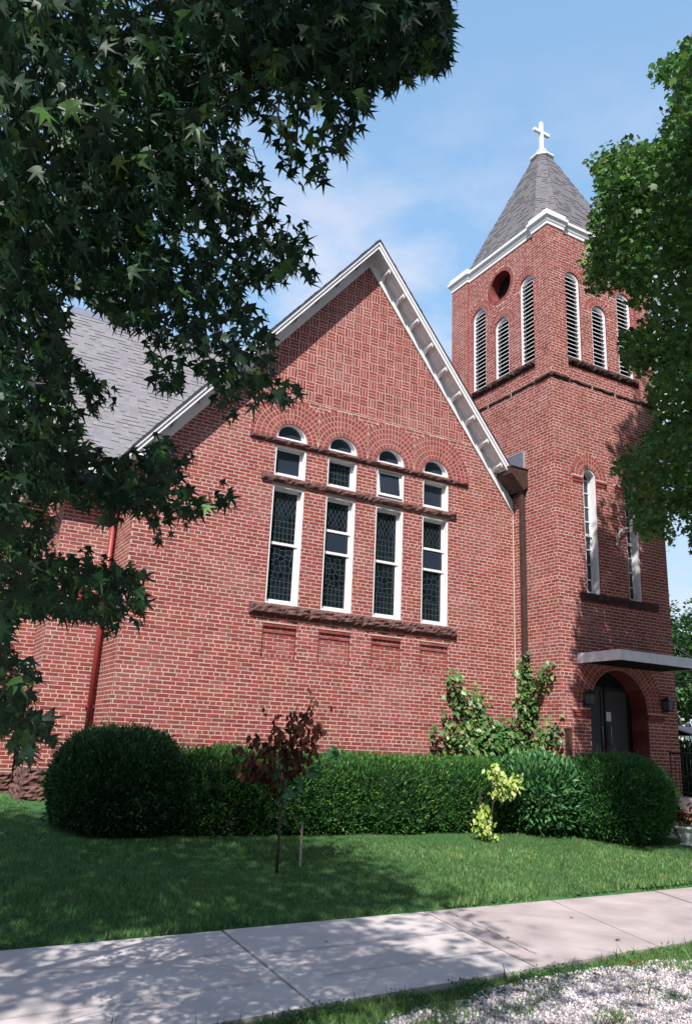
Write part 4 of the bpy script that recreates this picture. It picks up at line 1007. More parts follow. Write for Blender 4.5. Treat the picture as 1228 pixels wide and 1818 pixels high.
    for h in hubs: q=min(done,key=lambda p:(p-h).length); bow(q,h,.08,.03); done.append(h)
    H=np.array([tuple(h) for h in hubs])
    for p in P1[rng.random(len(P1))<.03]:
        q=H[np.argmin(np.linalg.norm(H-p,axis=1))]
        if np.linalg.norm(p-q)<2.2: bow(q,p,.016,.005,4)
    bm.build('branches',M['bark'],tree)
maple()

# ================================================================ shrubs
def shrub(name,label,cat,lumps,count,leafsize,T,mt,col,alt,pa,aspect=None,up=.5,outw=1.0,core=.86,group=None,jit=.05,droop=0):
    """lumps: (cx,cy,cz,rx,ry,rz,power). Leaves lie in a shell round lumpy superellipsoids; a solid core, inner shade painted dark, fills them."""
    loc=(lumps[0][0],lumps[0][1],float(ground(lumps[0][0],lumps[0][1])))
    root=empty(name,label,cat,loc,group)
    vol=np.array([l[3]*l[4]+l[3]*l[5]+l[4]*l[5] for l in lumps]); share=(vol/vol.sum()*count).astype(int); parts=[]
    def inside(P,l,k=1.0):
        return (np.abs((P-np.array(l[:3]))/(np.array(l[3:6])*k))**l[6]).sum(1)<1
    for li,(l,n) in enumerate(zip(lumps,share)):
        d=nrm(rng.normal(0,1,(n,3))); pw=l[6]; r=(np.abs(d)**pw).sum(1)**(-1/pw)
        pos=np.array(l[:3])+d*r[:,None]*np.array(l[3:6])
        nn=nrm(np.sign(d)*np.abs(d*r[:,None])**(pw-1)/np.array(l[3:6]))
        sh=rng.uniform(-.22,.04,n)**1*.6+vnoise(pos,4.5,li)*.035+vnoise(pos,13,li+9)*.02
        sh+=np.where(rng.random(n)<.07,rng.uniform(0,.10,n),0)
        pos=pos+nn*sh[:,None]
        g=np.ones(n,bool)
        for j,l2 in enumerate(lumps):
            if j!=li: g&=~inside(pos,l2,.90)
        g&=pos[:,2]>ground(pos[:,0],pos[:,1])+.02
        g&=~((pos[:,1]>-.03)&(pos[:,0]<5.7)&(pos[:,0]>-2.4)); g&=~((pos[:,0]>5.55)&(pos[:,0]<8.95)&(pos[:,1]>TY0-.02))
        pos,nn=pos[g],nn[g]; n=len(pos)
        tip=nrm(nn*outw+np.array([0,0,up])+rng.normal(0,.45,(n,3))); nor=nrm(nn+rng.normal(0,.6,(n,3))+np.array([0,0,.4]))
        s=leafsize*rng.uniform(.6,1.3,n)
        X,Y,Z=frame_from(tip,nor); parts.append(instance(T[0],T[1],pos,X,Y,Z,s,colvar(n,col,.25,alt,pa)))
    V,F,C_=merge(parts); mesh_np('foliage',V,F,C_,mt,root)
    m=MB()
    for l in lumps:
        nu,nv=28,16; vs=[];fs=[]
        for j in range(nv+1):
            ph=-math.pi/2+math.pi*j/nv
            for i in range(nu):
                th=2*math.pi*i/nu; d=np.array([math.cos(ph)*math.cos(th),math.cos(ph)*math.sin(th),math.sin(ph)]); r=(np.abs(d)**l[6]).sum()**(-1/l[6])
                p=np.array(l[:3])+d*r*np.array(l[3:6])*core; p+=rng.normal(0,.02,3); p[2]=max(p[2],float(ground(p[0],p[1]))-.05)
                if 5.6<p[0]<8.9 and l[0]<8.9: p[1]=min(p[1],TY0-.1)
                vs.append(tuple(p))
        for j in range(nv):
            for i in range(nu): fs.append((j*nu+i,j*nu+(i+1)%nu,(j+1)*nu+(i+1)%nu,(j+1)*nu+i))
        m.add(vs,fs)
    m.build('branches',M['core'],root); return root  # solid dark core, shade inside the shrub put into its colour
NE=needle()
def hz_(x): return .92
hl=[]
for k,x in enumerate(np.arange(-1.35,4.1,.62)):
    hl.append((x,-1.12+.05*math.sin(k*2.1),.80,.62,.78+.04*math.sin(k*3),.63+.02*math.sin(k*1.7),3.2))
shrub('clipped_hedge','long low clipped evergreen hedge along the foot of the brick gable wall','hedge',hl,120000,.058,NE,M['needle'],(.030,.105,.024),(.10,.20,.025),.22,up=.75,core=.90)
shrub('rounded_shrub','dark rounded yew shrub at the left end of the hedge, the shaded one','shrub',[(-2.45,-1.05,.93,.86,.92,.74,2.5)],42000,.060,NE,M['needle'],(.016,.060,.018),(.05,.12,.02),.10,up=.6,core=.91)  # tree shade put into a darker needle colour than the other yew's
shrub('rounded_shrub','clipped round yew shrub in front of the church door','shrub',[(5.78,-2.30,.88,.98,.88,.76,2.4)],46000,.055,NE,M['needle'],(.028,.11,.026),(.07,.17,.03),.16,up=.55,core=.91)
OV=ovate(.17,.1)
shrub('rhododendron','broad leaved rhododendron with glossy leaves between the hedge and the round shrub','shrub',[(4.55,-1.62,.92,.80,.85,.62,2.3),(5.15,-1.85,.85,.62,.70,.60,2.3),(4.95,-1.2,1.05,.7,.6,.55,2.2)],13000,.115,OV,M['gloss_leaf'],(.035,.12,.04),(.09,.20,.06),.3,up=.35,core=.84)

# --- climbing shrub against the wall
def climber():
    root=empty('climbing_shrub','sprawling leafy climber growing up the brick corner between gable and tower','shrub',(4.7,-.35,.5))
    stems=[ [(4.75,-.45,.5),(4.70,-.30,1.5),(4.35,-.22,2.1),(4.05,-.16,2.6),(3.88,-.12,2.98)],
            [(4.75,-.45,.5),(4.66,-.30,1.6),(4.55,-.2,2.2),(4.47,-.14,2.72)],
            [(4.75,-.45,.5),(4.5,-.3,1.5),(4.0,-.2,1.72),(3.62,-.14,1.82),(3.45,-.12,1.93)],
            [(4.6,-.3,1.6),(3.98,-.15,1.9),(3.78,-.12,2.25)],
            [(5.0,-.4,.6),(5.25,-.40,1.7),(5.42,-.42,2.4),(5.50,-.38,3.0),(5.50,-.34,3.42)],
            [(5.42,-.42,2.3),(5.50,-.72,2.8),(5.54,-1.0,3.22)],
            [(5.2,-.4,1.6),(5.45,-.8,2.0),(5.52,-1.22,2.12)],
            [(4.8,-.4,1.2),(4.95,-.35,1.7),(5.15,-.32,2.2)],
            [(5.0,-.5,1.2),(5.3,-.9,1.7),(5.4,-1.35,1.9)]]
    m=MB(); pos=[]
    dens=[34,34,22,16,44,26,24,30,22]
    for s,k in zip(stems,dens):
        P=[Vector(p) for p in s]; m.tube(P,[.016-.003*i for i in range(len(P))],6,cap=False)
        for i in range(len(P)-1):
            ln=(P[i+1]-P[i]).length
            if P[i].z<1.0: continue
            for q in range(int(ln*k*5)):
                t=random.random(); c=P[i].lerp(P[i+1],t); w_=.13*(1-.35*i/len(P))
                pos.append((c.x+random.gauss(0,w_),c.y-abs(random.gauss(0,.07)),c.z+random.gauss(0,w_)))
    for q in range(2300):   # bushy middle
        pos.append((random.gauss(4.75,.33),-.25-abs(random.gauss(0,.2)),random.gauss(1.62,.2)))
    m.build('stems',M['twig'],root)
    pos=np.array(pos); pos[:,0]=np.minimum(pos[:,0],5.56); pos=pos[(pos[:,1]<-.03)]; n=len(pos)
    tip=nrm(rng.normal(0,.5,(n,3))+np.array([0,-.35,-.55])); nor=nrm(rng.normal(0,.5,(n,3))+np.array([-.1,-.6,.5])); s=rng.uniform(.065,.13,n)
    big=rng.random(n)<.10; s[big]*=1.45
    T=ovate(.36,.1); X,Y,Z=frame_from(tip,nor); V,F,C_=instance(T[0],T[1],pos,X,Y,Z,s,colvar(n,(.055,.14,.04),.3,(.15,.20,.06),.35)); mesh_np('foliage',V,F,C_,M['gloss_leaf'],root)
climber()
# --- pale variegated shrub, with a stake behind it
def variegated():
    root=empty('variegated_shrub','small shrub with pale yellow and white edged leaves on the lawn before the rhododendron','shrub',(2.95,-2.35,.28))
    g=.28; m=MB(); pos=[]
    stems=[[(2.96,-2.35,g),(2.92,-2.35,.55),(2.90,-2.36,.85)],[(2.96,-2.35,g),(3.02,-2.33,.6),(3.0,-2.35,.8)],[(2.96,-2.35,g),(3.10,-2.3,.75),(3.24,-2.25,1.08),(3.18,-2.22,1.38)],[(3.10,-2.3,.8),(3.40,-2.22,1.08),(3.66,-2.18,1.20)]]
    for s in stems: m.tube(s,.009,6,cap=False)
    def cl(c,r,n):
        for _ in range(n): pos.append([c[i]+random.gauss(0,r[i]) for i in range(3)])
    cl((2.86,-2.36,.58),(.07,.08,.12),95); cl((2.80,-2.38,.55),(.05,.06,.08),30); cl((2.93,-2.36,.42),(.07,.06,.06),30); cl((2.90,-2.35,.78),(.035,.04,.04),14)
    cl((3.20,-2.22,1.33),(.05,.05,.06),34); cl((3.28,-2.22,1.22),(.06,.06,.06),45); cl((3.42,-2.20,1.12),(.09,.07,.07),90); cl((3.58,-2.18,1.12),(.08,.06,.08),85); cl((3.40,-2.2,.98),(.08,.06,.05),38); cl((3.22,-2.25,1.02),(.05,.05,.05),24)
    m.build('stems',M['twig'],root)
    pos=np.array(pos); n=len(pos); tip=nrm(rng.normal(0,.35,(n,3))+np.array([-.15,-.3,-.8])); nor=nrm(rng.normal(0,.4,(n,3))+np.array([-.3,-.6,.4])); s=rng.uniform(.055,.10,n)
    T=ovate(.27,.1); X,Y,Z=frame_from(tip,nor); V,F,C_=instance(T[0],T[1],pos,X,Y,Z,s,colvar(n,(.44,.46,.18),.15,(.22,.34,.04),.6)); mesh_np('foliage',V,F,C_,M['leaf2'],root)
variegated()
m=MB(); m.box(2.99,3.015,-2.13,-2.105,.25,1.02); o=m.build('wooden_stake',M['bark']); setp(o,'short wooden stake standing behind the pale variegated shrub','stake')
# --- dead sapling with brown leaves, tie and stake
def sapling():
    bx,by=-1.23,-3.74; g=float(ground(bx,by))
    root=empty('dead_sapling','slender dead sapling with curled brown leaves on the shaded lawn before the hedge','tree',(bx,by,g))
    m=MB(); top=(-1.10,-3.70,1.75); m.tube([(bx,by,g-.03),(bx+.01,by,.8),(bx+.05,by+.02,1.3),(-1.12,-3.7,1.85),(-1.05,-3.68,2.05)],[.018,.015,.012,.009,.004],8); m.build('trunk',M['bark'],root,True)
    br=MB(); tips=[]
    ends=[(-1.86,-3.8,1.34),(-1.82,-3.7,1.50),(-1.80,-3.85,1.22),(-1.72,-3.85,1.42),(-1.66,-3.7,1.62),(-1.62,-3.8,1.30),(-1.55,-3.7,1.25),(-.72,-3.7,1.84),(-1.0,-3.8,1.3),(-1.58,-3.85,1.50),(-1.48,-3.6,1.62),(-1.38,-3.8,1.78),(-1.30,-3.6,1.88),(-1.52,-3.7,1.38),(-.80,-3.72,1.92),(-.74,-3.6,1.72),(-.78,-3.8,1.55),(-.92,-3.66,2.02),(-.98,-3.74,1.9),(-.86,-3.7,2.12),(-1.15,-3.6,1.66),(-1.2,-3.75,1.42),(-1.05,-3.75,1.55),(-1.08,-3.65,1.95)]
    pos=[]
    for e in ends:
        a=Vector((-1.20,-3.72,random.uniform(1.1,1.55))); e=Vector(e); mid=a.lerp(e,.55)+Vector((0,0,-.04)); br.tube([a,mid,e],[.006,.004,.002],5,cap=False)
        for k in range(21):
            t=random.uniform(.3,1.05); c=a.lerp(mid,t*2) if t<.5 else mid.lerp(e,(t-.5)*2); pos.append((c.x+random.gauss(0,.04),c.y+random.gauss(0,.04),c.z+random.gauss(0,.035)))
    for k in range(22): pos.append((random.gauss(-1.28,.07),random.gauss(-3.72,.05),random.gauss(1.2,.12)))
    pos+=[(-.62,-3.7,2.06),(-.90,-3.66,2.26),(-.60,-3.72,2.03),(-1.50,-3.7,1.98),(-1.48,-3.7,1.92),(-.88,-3.66,2.22)]
    br.build('twigs',M['twig'],root)
    pos=np.array(pos); n=len(pos); tip=nrm(rng.normal(0,.3,(n,3))+np.array([0,0,-.9])); nor=nrm(rng.normal(0,1,(n,3))); s=rng.uniform(.06,.115,n)
    T=ovate(.30,.35); X,Y,Z=frame_from(tip,nor); V,F,C_=instance(T[0],T[1],pos,X,Y,Z,s,colvar(n,(.065,.026,.015),.35,(.11,.05,.02),.2)); mesh_np('dry_leaves',V,F,C_,M['dryleaf'],root)
    pos=[];
    for k in range(9): pos.append((-1.52+.03*k,-3.75,1.28+random.gauss(0,.04)))
    for k in range(20): t=random.random(); pos.append((-.98+.42*t+random.gauss(0,.02),-3.72,1.22+.32*t+random.gauss(0,.05)))
    for k in range(14): pos.append((random.gauss(-1.12,.12),random.gauss(-3.7,.06),random.gauss(1.05,.15)))
    pos=np.array(pos); n=len(pos); tip=nrm(rng.normal(0,.4,(n,3))+np.array([.5,0,-.5])); nor=nrm(rng.normal(0,.4,(n,3))+np.array([0,-.6,.6])); s=rng.uniform(.08,.15,n)
    T=ovate(.38,.1); X,Y,Z=frame_from(tip,nor); V,F,C_=instance(T[0],T[1],pos,X,Y,Z,s,colvar(n,(.035,.12,.055),.2)); mesh_np('green_leaves',V,F,C_,M['gloss_leaf'],root)
    s=MB(); sx,sy=-.80,-3.48; s.box(sx-.010,sx+.010,sy-.010,sy+.010,.1,.66); st=s.build('wooden_stake',mat('grey_wood',(.28,.25,.23),.85,.2,(20,.3))); setp(st,'thin grey wooden stake tied to the dead sapling','stake')
    t=MB(); t.tube([(sx,sy-.013,.52),(-1.0,-3.58,.80),(bx+.03,by-.012,1.15)],.0035,5); t.tube([(sx-.014,sy-.014,.51),(sx+.014,sy-.014,.515),(sx+.014,sy+.014,.52),(sx-.014,sy+.014,.515),(sx-.014,sy-.014,.51)],.006,5); tt=t.build('string',mat('yellow_green_twine',(.22,.26,.06),.8)); setp(tt,'yellow green string running from the stake up to the dead sapling','string')
sapling()
# --- planter
def planter():
    x,y=6.74,-2.98; g=float(ground(x,y)); root=empty('planter','white moulded pot with dark red plants beside the round shrub at the right edge','planter',(x,y,g))
    m=MB(); m.lathe([(.0,.0),(.13,.0),(.14,.03),(.12,.05),(.15,.09),(.20,.20),(.235,.27),(.265,.275),(.27,.31),(.25,.315),(.22,.29),(.0,.27)],(x,y,g),28)
    for k in range(12):   # moulded leaves round the bowl
        a=2*math.pi*k/12; c,s=math.cos(a),math.sin(a)
        def q(r_,da,z): return (x+r_*math.cos(a+da),y+r_*math.sin(a+da),g+z)
        m.add([q(.168,0,.10),q(.215,-.16,.18),q(.238,0,.255),q(.215,.16,.18),q(.222,0,.175)],[(0,1,4),(1,2,4),(2,3,4),(3,0,4)])
    m.build('pot',M['white_old'],root,True)
    n=330; pos=np.stack([x+rng.normal(0,.13,n),y+rng.normal(0,.13,n),g+.36+np.abs(rng.normal(0,.10,n))],1); tip=nrm(rng.normal(0,.6,(n,3))+np.array([0,0,.4])); nor=nrm(rng.normal(0,.6,(n,3))+np.array([0,0,.6])); T=ovate(.36,.1)
    X,Y,Z=frame_from(tip,nor); V,F,C_=instance(T[0],T[1],pos,X,Y,Z,rng.uniform(.05,.09,n),colvar(n,(.09,.010,.014),.3,(.10,.16,.03),.15))
    pl=empty('potted_plant','dark red leafy plant with green spikes growing in the white pot','plant',(x,y,g+.3)); mesh_np('foliage',V,F,C_,M['gloss_leaf'],pl)
    n=30; pos=np.stack([x+rng.normal(0,.05,n),y+rng.normal(0,.05,n),np.full(n,g+.3)],1); tip=nrm(rng.normal(0,.22,(n,3))+np.array([0,0,1])); T=blade(.05); X,Y,Z=frame_from(tip,nrm(rng.normal(0,1,(n,3))))
    V,F,C_=instance(T[0],T[1],pos,X,Y,Z,rng.uniform(.35,.6,n),colvar(n,(.06,.15,.04),.2)); mesh_np('spikes',V,F,C_,M['grass'],pl)
planter()
shrub('dark_bush','dark leafy bush beyond the steps at the right edge','shrub',[(10.0,-.3,1.0,1.0,.9,.98,2.4),(11.2,-.2,1.0,1.0,.9,.95,2.3)],9000,.10,OV,M['gloss_leaf'],(.018,.055,.02),(.03,.08,.03),.1,up=.4,core=.85)

# ================================================================ grass, verge, gravel
def stuff(name,V,F,C_,mt): o=mesh_np(name,V,F,C_,mt); setp(o,kind='stuff'); return o
def grass_lawn():
    n=330000; d=nrm(rng.normal(0,1,(1,3)))
    # denser near the camera: sample in image space over the lawn, plus margins
    x=rng.uniform(-9,12,n*2); y=rng.uniform(-5.8,1.4,n*2); w_=np.clip(1.3-.16*(y+5.6),.35,1)*np.where((x>-6.3)&(x<9.5),1,.25)
    k=(rng.random(n*2)<w_)&(y>walk_far(x)+.005)&~((y>-1.9)&(x>-3.3)&(x<5.6))&~((x>6.25)&(y>-3.05)); x,y=x[k][:n],y[k][:n]; n=len(x)
    patch=vnoise(np.stack([x,y,y*0],1),1.1,21); fine=vnoise(np.stack([x,y,y*0],1),5.5,22)
    pos=np.stack([x,y,ground(x,y)-.004],1); tip=nrm(rng.normal(0,.38,(n,3))*np.array([1,1,0])+np.array([0,0,1.])); X,Y,Z=frame_from(tip,nrm(rng.normal(0,1,(n,3))*np.array([1,1,.2])))
    h=rng.uniform(.016,.060,n)*(1+.35*patch); edge=(y<walk_far(x)+.12); h[edge]*=1.5
    far=np.sqrt((x-CAM[0])**2+(y-CAM[1])**2); T=blade(.16); wsc=np.clip(far/9,.8,1.5)
    c=colvar(n,(.080,.168,.050),.55,(.20,.24,.12),.10); c*=(1+.24*patch+.16*fine)[:,None]; dry=(fine>.75)&(patch>.2); c[dry]=c[dry]*np.array([1.5,1.15,1.1])
    V,F,C_=instance(T[0]*np.array([1,1,1]),T[1],pos,X*wsc[:,None],Y,Z,h,np.clip(c,0,1)); stuff('grass',V,F,C_,M['grass'])
grass_lawn()
def near_off(x,y): return walk_near(x)-y     # >0 toward the street
def verge():
    n=90000; x=rng.uniform(-7.5,8,n); o=np.abs(rng.normal(.16,.12,n)); 
    wavy=.20+.10*np.sin(x*2.3)+.06*np.sin(x*7.1+1); k=o<wavy+.08*rng.random(n); x,o=x[k],o[k]
    # tufts scattered on the gravel
    tx=rng.uniform(-3.2,5,120); to=np.abs(rng.normal(.42,.42,120))+.15
    # bottom-left stretch is all grass
    gx=rng.uniform(-6,-2.2,26000); go=rng.uniform(0,1.5,26000); kk=go<(.35+np.clip(-2.4-gx,0,1.2)*1.2); gx,go=gx[kk],go[kk]
    cx=np.repeat(tx,190)+rng.normal(0,.095,120*190)*np.repeat(rng.uniform(.35,1.5,120),190); co=np.repeat(to,190)+rng.normal(0,.06,120*190)
    x=np.concatenate([x,gx,cx]); o=np.concatenate([o,go,co]); n=len(x); y=walk_near(x)-.01-o
    pos=np.stack([x,y,ground(x,y)-.005],1); tip=nrm(rng.normal(0,.55,(n,3))*np.array([1,1,0])+np.array([0,0,1.])); X,Y,Z=frame_from(tip,nrm(rng.normal(0,1,(n,3))*np.array([1,1,.2])))
    patch=vnoise(np.stack([x,y,y*0],1),2.5,31)
    h=rng.uniform(.02,.06,n)*(1+.45*patch); tall=rng.random(n)<.006; h[tall]*=2.6; T=blade(.11)
    c=colvar(n,(.085,.175,.05),.3,(.22,.22,.10),.12); c[patch<-.4]*=np.array([.8,1.0,.9])
    V,F,C_=instance(T[0],T[1],pos,X,Y,Z,h,c); stuff('verge_grass',V,F,C_,M['grass'])
    # broad leaved weeds
    n=5200; x=rng.uniform(-4.6,5,n); o=np.abs(rng.normal(.10,.12,n)); cl=vnoise(np.stack([x,o*0,o*0],1),3.3,41)>-.1; x,o=x[cl],o[cl]; n=len(x); y=walk_near(x)-.0-o
    pos=np.stack([x,y,ground(x,y)+rng.uniform(.0,.05,n)],1); tip=nrm(rng.normal(0,.7,(n,3))*np.array([1,1,.3])+np.array([0,0,.35])); X,Y,Z=frame_from(tip,nrm(rng.normal(0,.3,(n,3))+np.array([0,0,1]))); T=ovate(.26,.05)
    V,F,C_=instance(T[0],T[1],pos,X,Y,Z,rng.uniform(.014,.032,n),colvar(n,(.06,.17,.05),.3)); stuff('weeds',V,F,C_,M['grass'])
verge()
def gravel():
    n=90000; x=rng.uniform(-3.6,6.5,n); o=rng.uniform(.16,2.2,n); 
    k=(o>.22+.10*np.sin(x*2.3)+.06*np.sin(x*7.1+1)-.05)&((x>-2.6)|(o>.75+(-2.6-x))); x,o=x[k],o[k]; n=len(x); y=walk_near(x)-o
    s=rng.uniform(.004,.0115,n)*rng.choice([.8,1,1,1.7],n)
    V0=np.array([(1,0,0),(-1,0,0),(0,1,0),(0,-1,0),(0,0,.75),(0,0,-.75),(.6,.6,.45),(-.62,.55,-.3),(.55,-.62,.3),(-.6,-.55,.42)],float)
    F0=np.array([(0,6,4),(6,2,4),(2,1,4),(1,9,4),(9,3,4),(3,8,4),(8,0,4),(0,2,6),(2,7,1),(0,5,2),(2,5,7),(7,5,1),(1,5,9),(9,5,3),(3,5,8),(8,5,0)])
    A=nrm(rng.normal(0,1,(n,3))); B=nrm(np.cross(A,rng.normal(0,1,(n,3)))); C3=np.cross(A,B)*rng.uniform(.55,1,(n,1))
    pos=np.stack([x,y,ground(x,y)+s*rng.uniform(.1,.7,n)],1)
    g=rng.uniform(.24,.62,(n,1)); tint=np.where(rng.random((n,1))<.25,np.array([[1.10,.90,.84]]),np.array([[1.04,.96,1.02]])); c=g*tint; dk=rng.random(n)<.07; c[dk]*=.4
    V,F,C_=instance(V0,F0,pos,A,B,C3,s,c); stuff('gravel_stones',V,F,C_,M['gravelst'])
gravel()
# fallen leaves
T=star_leaf(5,.5)
me=None
for i,(x,y,s,a) in enumerate([(.31,-5.12,.075,1),(.57,-4.6,.06,3),(2.59,-3.5,.07,2),(3.8,-4.0,.09,.4),(4.37,-2.75,.07,5),(3.9,-4.86,.07,2.2),(-.97,-5.0,.05,1.2),(1.2,-3.3,.05,4),(-.2,-3.1,.06,.1),(1.6,-4.5,.06,2.8),(5.2,-3.9,.06,3.3),(-2.4,-4.3,.06,1.1),(.9,-3.8,.05,2.9),(-.3,-6.6,.05,.4),(1.0,-6.1,.045,1.9),(-1.9,-6.2,.04,4.1),(.65,-7.0,.06,.9),(.2,-7.62,.09,2.2),(-.4,-7.75,.08,3.8),(1.05,-7.55,.09,1.4),(-1.3,-7.72,.06,5.1)]):
    on_walk=walk_near(x)<y<walk_far(x)
    ap=np.array([[math.cos(a),math.sin(a),.1]]); X,Y,Z=frame_from(ap,np.array([[.2*math.sin(i),.25*math.cos(i*2),1.]]))
    V,F,C_=instance(T[0]*np.array([1,1,3]),T[1],np.array([[x,y,(0.012 if on_walk else float(ground(x,y))+.032)]]),X,Y,Z,np.array([s]),colvar(1,(.16,.045,.02),.3))
    o=mesh_np('fallen_leaf',V,F,C_,M['dryleaf'])
    where='on the concrete sidewalk' if on_walk else ('on the grass and gravel by the street' if y<walk_near(x) else 'on the lawn')
    setp(o,'small curled red brown leaf lying '+where,'leaf','fallen leaves '+where)

# ================================================================ background
def bg_tree(x,y,h,r,label,seed,col=(.045,.10,.03)):
    g=float(ground(x,y)); root=empty('background_tree',label,'tree',(x,y,g),'trees far behind the church')
    rr=np.random.default_rng(seed); m=MB(); m.tube([(x,y,g-.2),(x,y,g+h*.35),(x+.3,y,g+h*.75)],[.35,.28,.1],8); m.build('trunk',M['bark'],root,True)
    K=70; cen=nrm(rr.normal(0,1,(K,3)))*rr.uniform(.3,.95,(K,1))*np.array([r,r,h*.42])+np.array([x,y,g+h*.56]); n=K*260; c=np.repeat(cen,260,0); off=nrm(rr.normal(0,1,(n,3)))*rr.uniform(.55,1.05,(n,1))*r*.27; pos=c+off
    tip=nrm(off+np.array([0,0,-.4])+rr.normal(0,.5,(n,3))); nor=nrm(rr.normal(0,.5,(n,3))+np.array([0,0,1])); T=ovate(.4,.1); X,Y,Z=frame_from(tip,nor)
    kk=np.repeat(rr.uniform(.75,1.3,K),260)[:,None]; V,F,C_=instance(T[0],T[1],pos,X,Y,Z,rr.uniform(.22,.42,n)*max(1,r/6.5),np.clip(np.tile(col,(n,1))*kk*rr.uniform(.8,1.2,(n,1)),0,1)); mesh_np('crown',V,F,C_,M['leaf2'],root)
bg_tree(94,64,23,11,'tall green tree far behind, showing between tower and canopy at the right edge',1)
bg_tree(110,62,22,11,'green tree far behind at the very right edge, right of the other',2,(.04,.09,.03))
bg_tree(84,70,15,8,'low dark green tree far behind, mostly hidden by the tower',3,(.025,.06,.022))
bg_tree(-9.5,40,10,5,'green tree far behind the lawn at the left edge',4)
bg_tree(-3.4,46,11,5,'green tree far behind at the left, right beside the church wall',5,(.035,.085,.03))
def unseen_shade_tree(x,y,h,r,seed):
    g=float(ground(x,y)); root=empty('unseen_shade_tree','unseen leafy tree added behind the camera to cut skylight on the church','tree',(x,y,g),'unseen trees added to shade the church front')
    rr=np.random.default_rng(seed); m=MB(); m.tube([(x,y,g-.2),(x,y,g+h*.35),(x+.3,y,g+h*.75)],[.5,.4,.15],10); m.build('trunk',M['bark'],root,True)
    K=150; cen=nrm(rr.normal(0,1,(K,3)))*rr.uniform(.3,.97,(K,1))*np.array([r,r*.7,h*.47])+np.array([x,y,g+h*.53]); n=K*90; c=np.repeat(cen,90,0); off=nrm(rr.normal(0,1,(n,3)))*rr.uniform(.4,1.05,(n,1))*r*.24; pos=c+off
    tip=nrm(off+np.array([0,0,-.4])+rr.normal(0,.5,(n,3))); nor=nrm(rr.normal(0,.7,(n,3))+np.array([0,0,.6])); T=ovate(.4,.1); X,Y,Z=frame_from(tip,nor)
    V,F,C_=instance(T[0],T[1],pos,X,Y,Z,rr.uniform(.4,.7,n),colvar(n,(.03,.06,.02),.3)); mesh_np('crown',V,F,C_,M['leaf2'],root)
for i,x in enumerate((-34,-22,-10,2,14,26,38)): unseen_shade_tree(x+1.5*math.sin(i*2.3),-29+1.5*math.cos(i*1.7),15.5,7.5,60+i)  # row added out of view to cut skylight and darken window reflections
def house():
    x0,y0=76,50; g=float(ground(x0,y0)); root=empty('white_house','small white house with a dark roof far down the street at the right edge','house',(x0+3,y0,g))
    m=MB(); m.box(x0,x0+14,y0,y0+7,g-.3,g+2.1); m.build('wall',M['white'],root)
    m=MB(); m.prism([(x0-.4,y0-.5,g+2.05),(x0-.4,y0+3.5,g+3.1),(x0-.4,y0+7.5,g+2.05),(x0-.4,y0+7.5,g+2.2),(x0-.4,y0+3.5,g+3.3),(x0-.4,y0-.5,g+2.2)],(14.8,0,0)); m.build('roof',M['dark_edge'],root)
    for k in range(3):
        m=MB(); a=x0+1+k*2.7; m.box(a,a+1,y0-.03,y0-.002,g+.7,g+1.7); w_=m.build('window',M['white_old'],root); m=MB(); m.box(a+.1,a+.9,y0-.04,y0-.031,g+.8,g+1.6); m.build('pane',M['plainglass'],w_)
    m=MB(); m.box(x0-.03,x0-.002,y0+2,y0+3.2,g+.7,g+1.7); w_=m.build('window',M['white_old'],root); m=MB(); m.box(x0-.04,x0-.031,y0+2.1,y0+3.1,g+.8,g+1.6); m.build('pane',M['plainglass'],w_)
house()
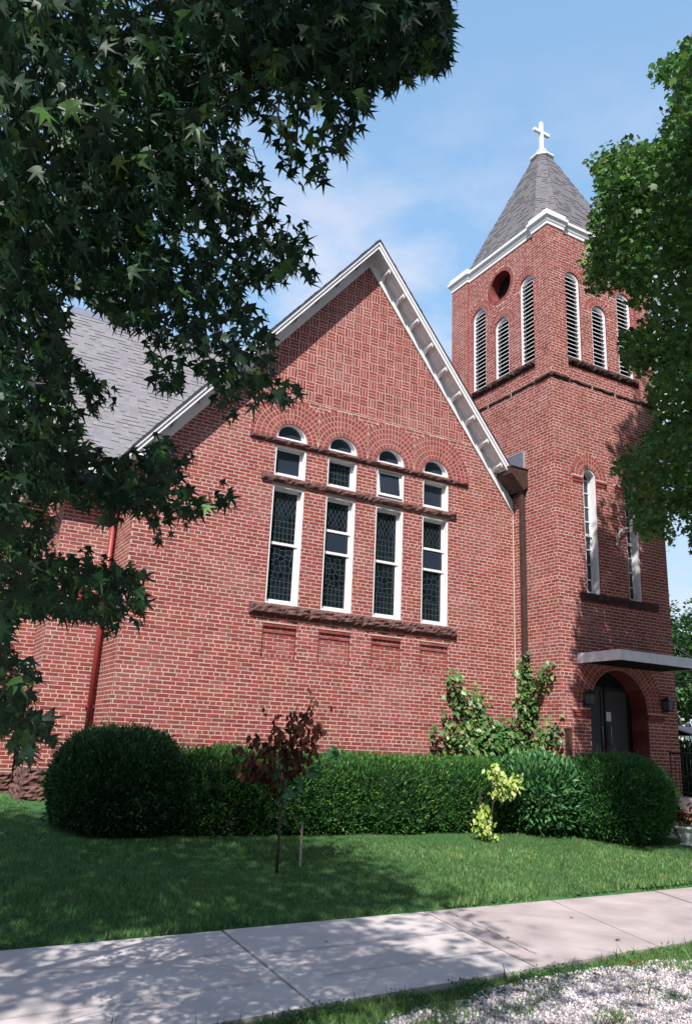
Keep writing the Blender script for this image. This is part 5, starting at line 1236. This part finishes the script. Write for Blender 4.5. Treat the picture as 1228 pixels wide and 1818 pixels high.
def car(x,y,rz):
    g=float(ground(x,y)); root=empty('parked_car','dark blue parked car in front of the small white house','car',(x,y,g))
    c,s=math.cos(rz),math.sin(rz)
    def W(a,b,z): return (x+a*c-b*s,y+a*s+b*c,g+z)
    blue=mat('car_paint',(.02,.035,.10),.3,.5,coat=.6)
    prof=[(-2.2,.35),(-2.25,.7),(-2.05,.92),(-1.5,.98),(-.95,1.42),(.45,1.45),(1.15,1.0),(1.95,.88),(2.2,.68),(2.22,.35)]
    m=MB(); n=len(prof)
    rows=[[W(a,b*(1 if z<1.05 else .78),z) for a,z in prof] for b in (-.88,.88)]
    m.add(rows[0]+rows[1],[tuple(range(n)),tuple(range(n,2*n))[::-1]]+[(i,(i+1)%n,n+(i+1)%n,n+i) for i in range(n)]); m.build('body',blue,root,bevel=.03)
    for b in (-1,1):
        m=MB(); m.add([W(-1.3,b*.885,1.0),W(.95,b*.885,1.03),W(.42,b*.74,1.38),W(-.9,b*.74,1.36)],[(0,1,2,3)]); m.build('side_window',M['plainglass'],root)
    for (a,z),(a2,z2),nm in (((1.1,1.05),(.5,1.41),'windscreen'),((-1.42,1.04),(-.98,1.38),'rear_window')):
        d=.03 if a>0 else -.03
        m=MB(); m.add([W(a+d,-.7,z),W(a+d,.7,z),W(a2+d,.6,z2),W(a2+d,-.6,z2)],[(0,1,2,3)]); m.build(nm,M['plainglass'],root)
    for a in (-1.35,1.35):
        for b in (-.86,.86):
            m=MB(); m.tube([W(a,b-.1,.32),W(a,b+.1,.32)],.32,18); wh=m.build('wheel',M['black_metal'],root,True); m=MB(); m.tube([W(a,b-.11,.32),W(a,b+.11,.32)],.18,12); m.build('rim',M['grey_metal'],wh,True)
    for a in (.65,-.65):
        m=MB(); m.tube([W(2.17,a-.12,.68),W(2.24,a,.68),W(2.17,a+.12,.68)],.07,8); m.build('headlight',M['white'],root,True)
car(68.5,42.2,R(115))
for k,(dz) in enumerate((0,.5,1.0)):
    m=MB(); P=[]
    for i in range(13):
        t=i/12; P.append((20+t*40,14-t*2,5.2+dz*.55-1.2*math.sin(math.pi*t)*.5+t*.6))
    m.tube(P,.018,5); o=m.build('utility_wire',M['black_metal']); setp(o,['lowest of the three thin wires behind the tower at the right edge','middle one of the three thin wires behind the tower at the right edge','topmost of the three thin wires behind the tower at the right edge'][k],'wire','wires behind the tower')
def shed():
    x0,y0=-6.5,27; g=float(ground(x0,y0)); root=empty('red_shed','low dark red shed with a white base far behind the lawn at the left edge','shed',(x0+3,y0,g))
    m=MB(); m.box(x0,x0+6.6,y0,y0+4,g+.35,g+2.4); m.build('wall',mat('dark_red_siding',(.16,.02,.02),.7),root)
    m=MB(); m.box(x0-.05,x0+6.65,y0-.05,y0+4.05,g-.2,g+.349); m.build('base',M['white_old'],root)
    m=MB(); m.prism([(x0-.3,y0-.3,g+2.4),(x0-.3,y0+2,g+3.5),(x0-.3,y0+4.3,g+2.4)],(7.2,0,0)); m.build('roof',M['dark_edge'],root)
shed()
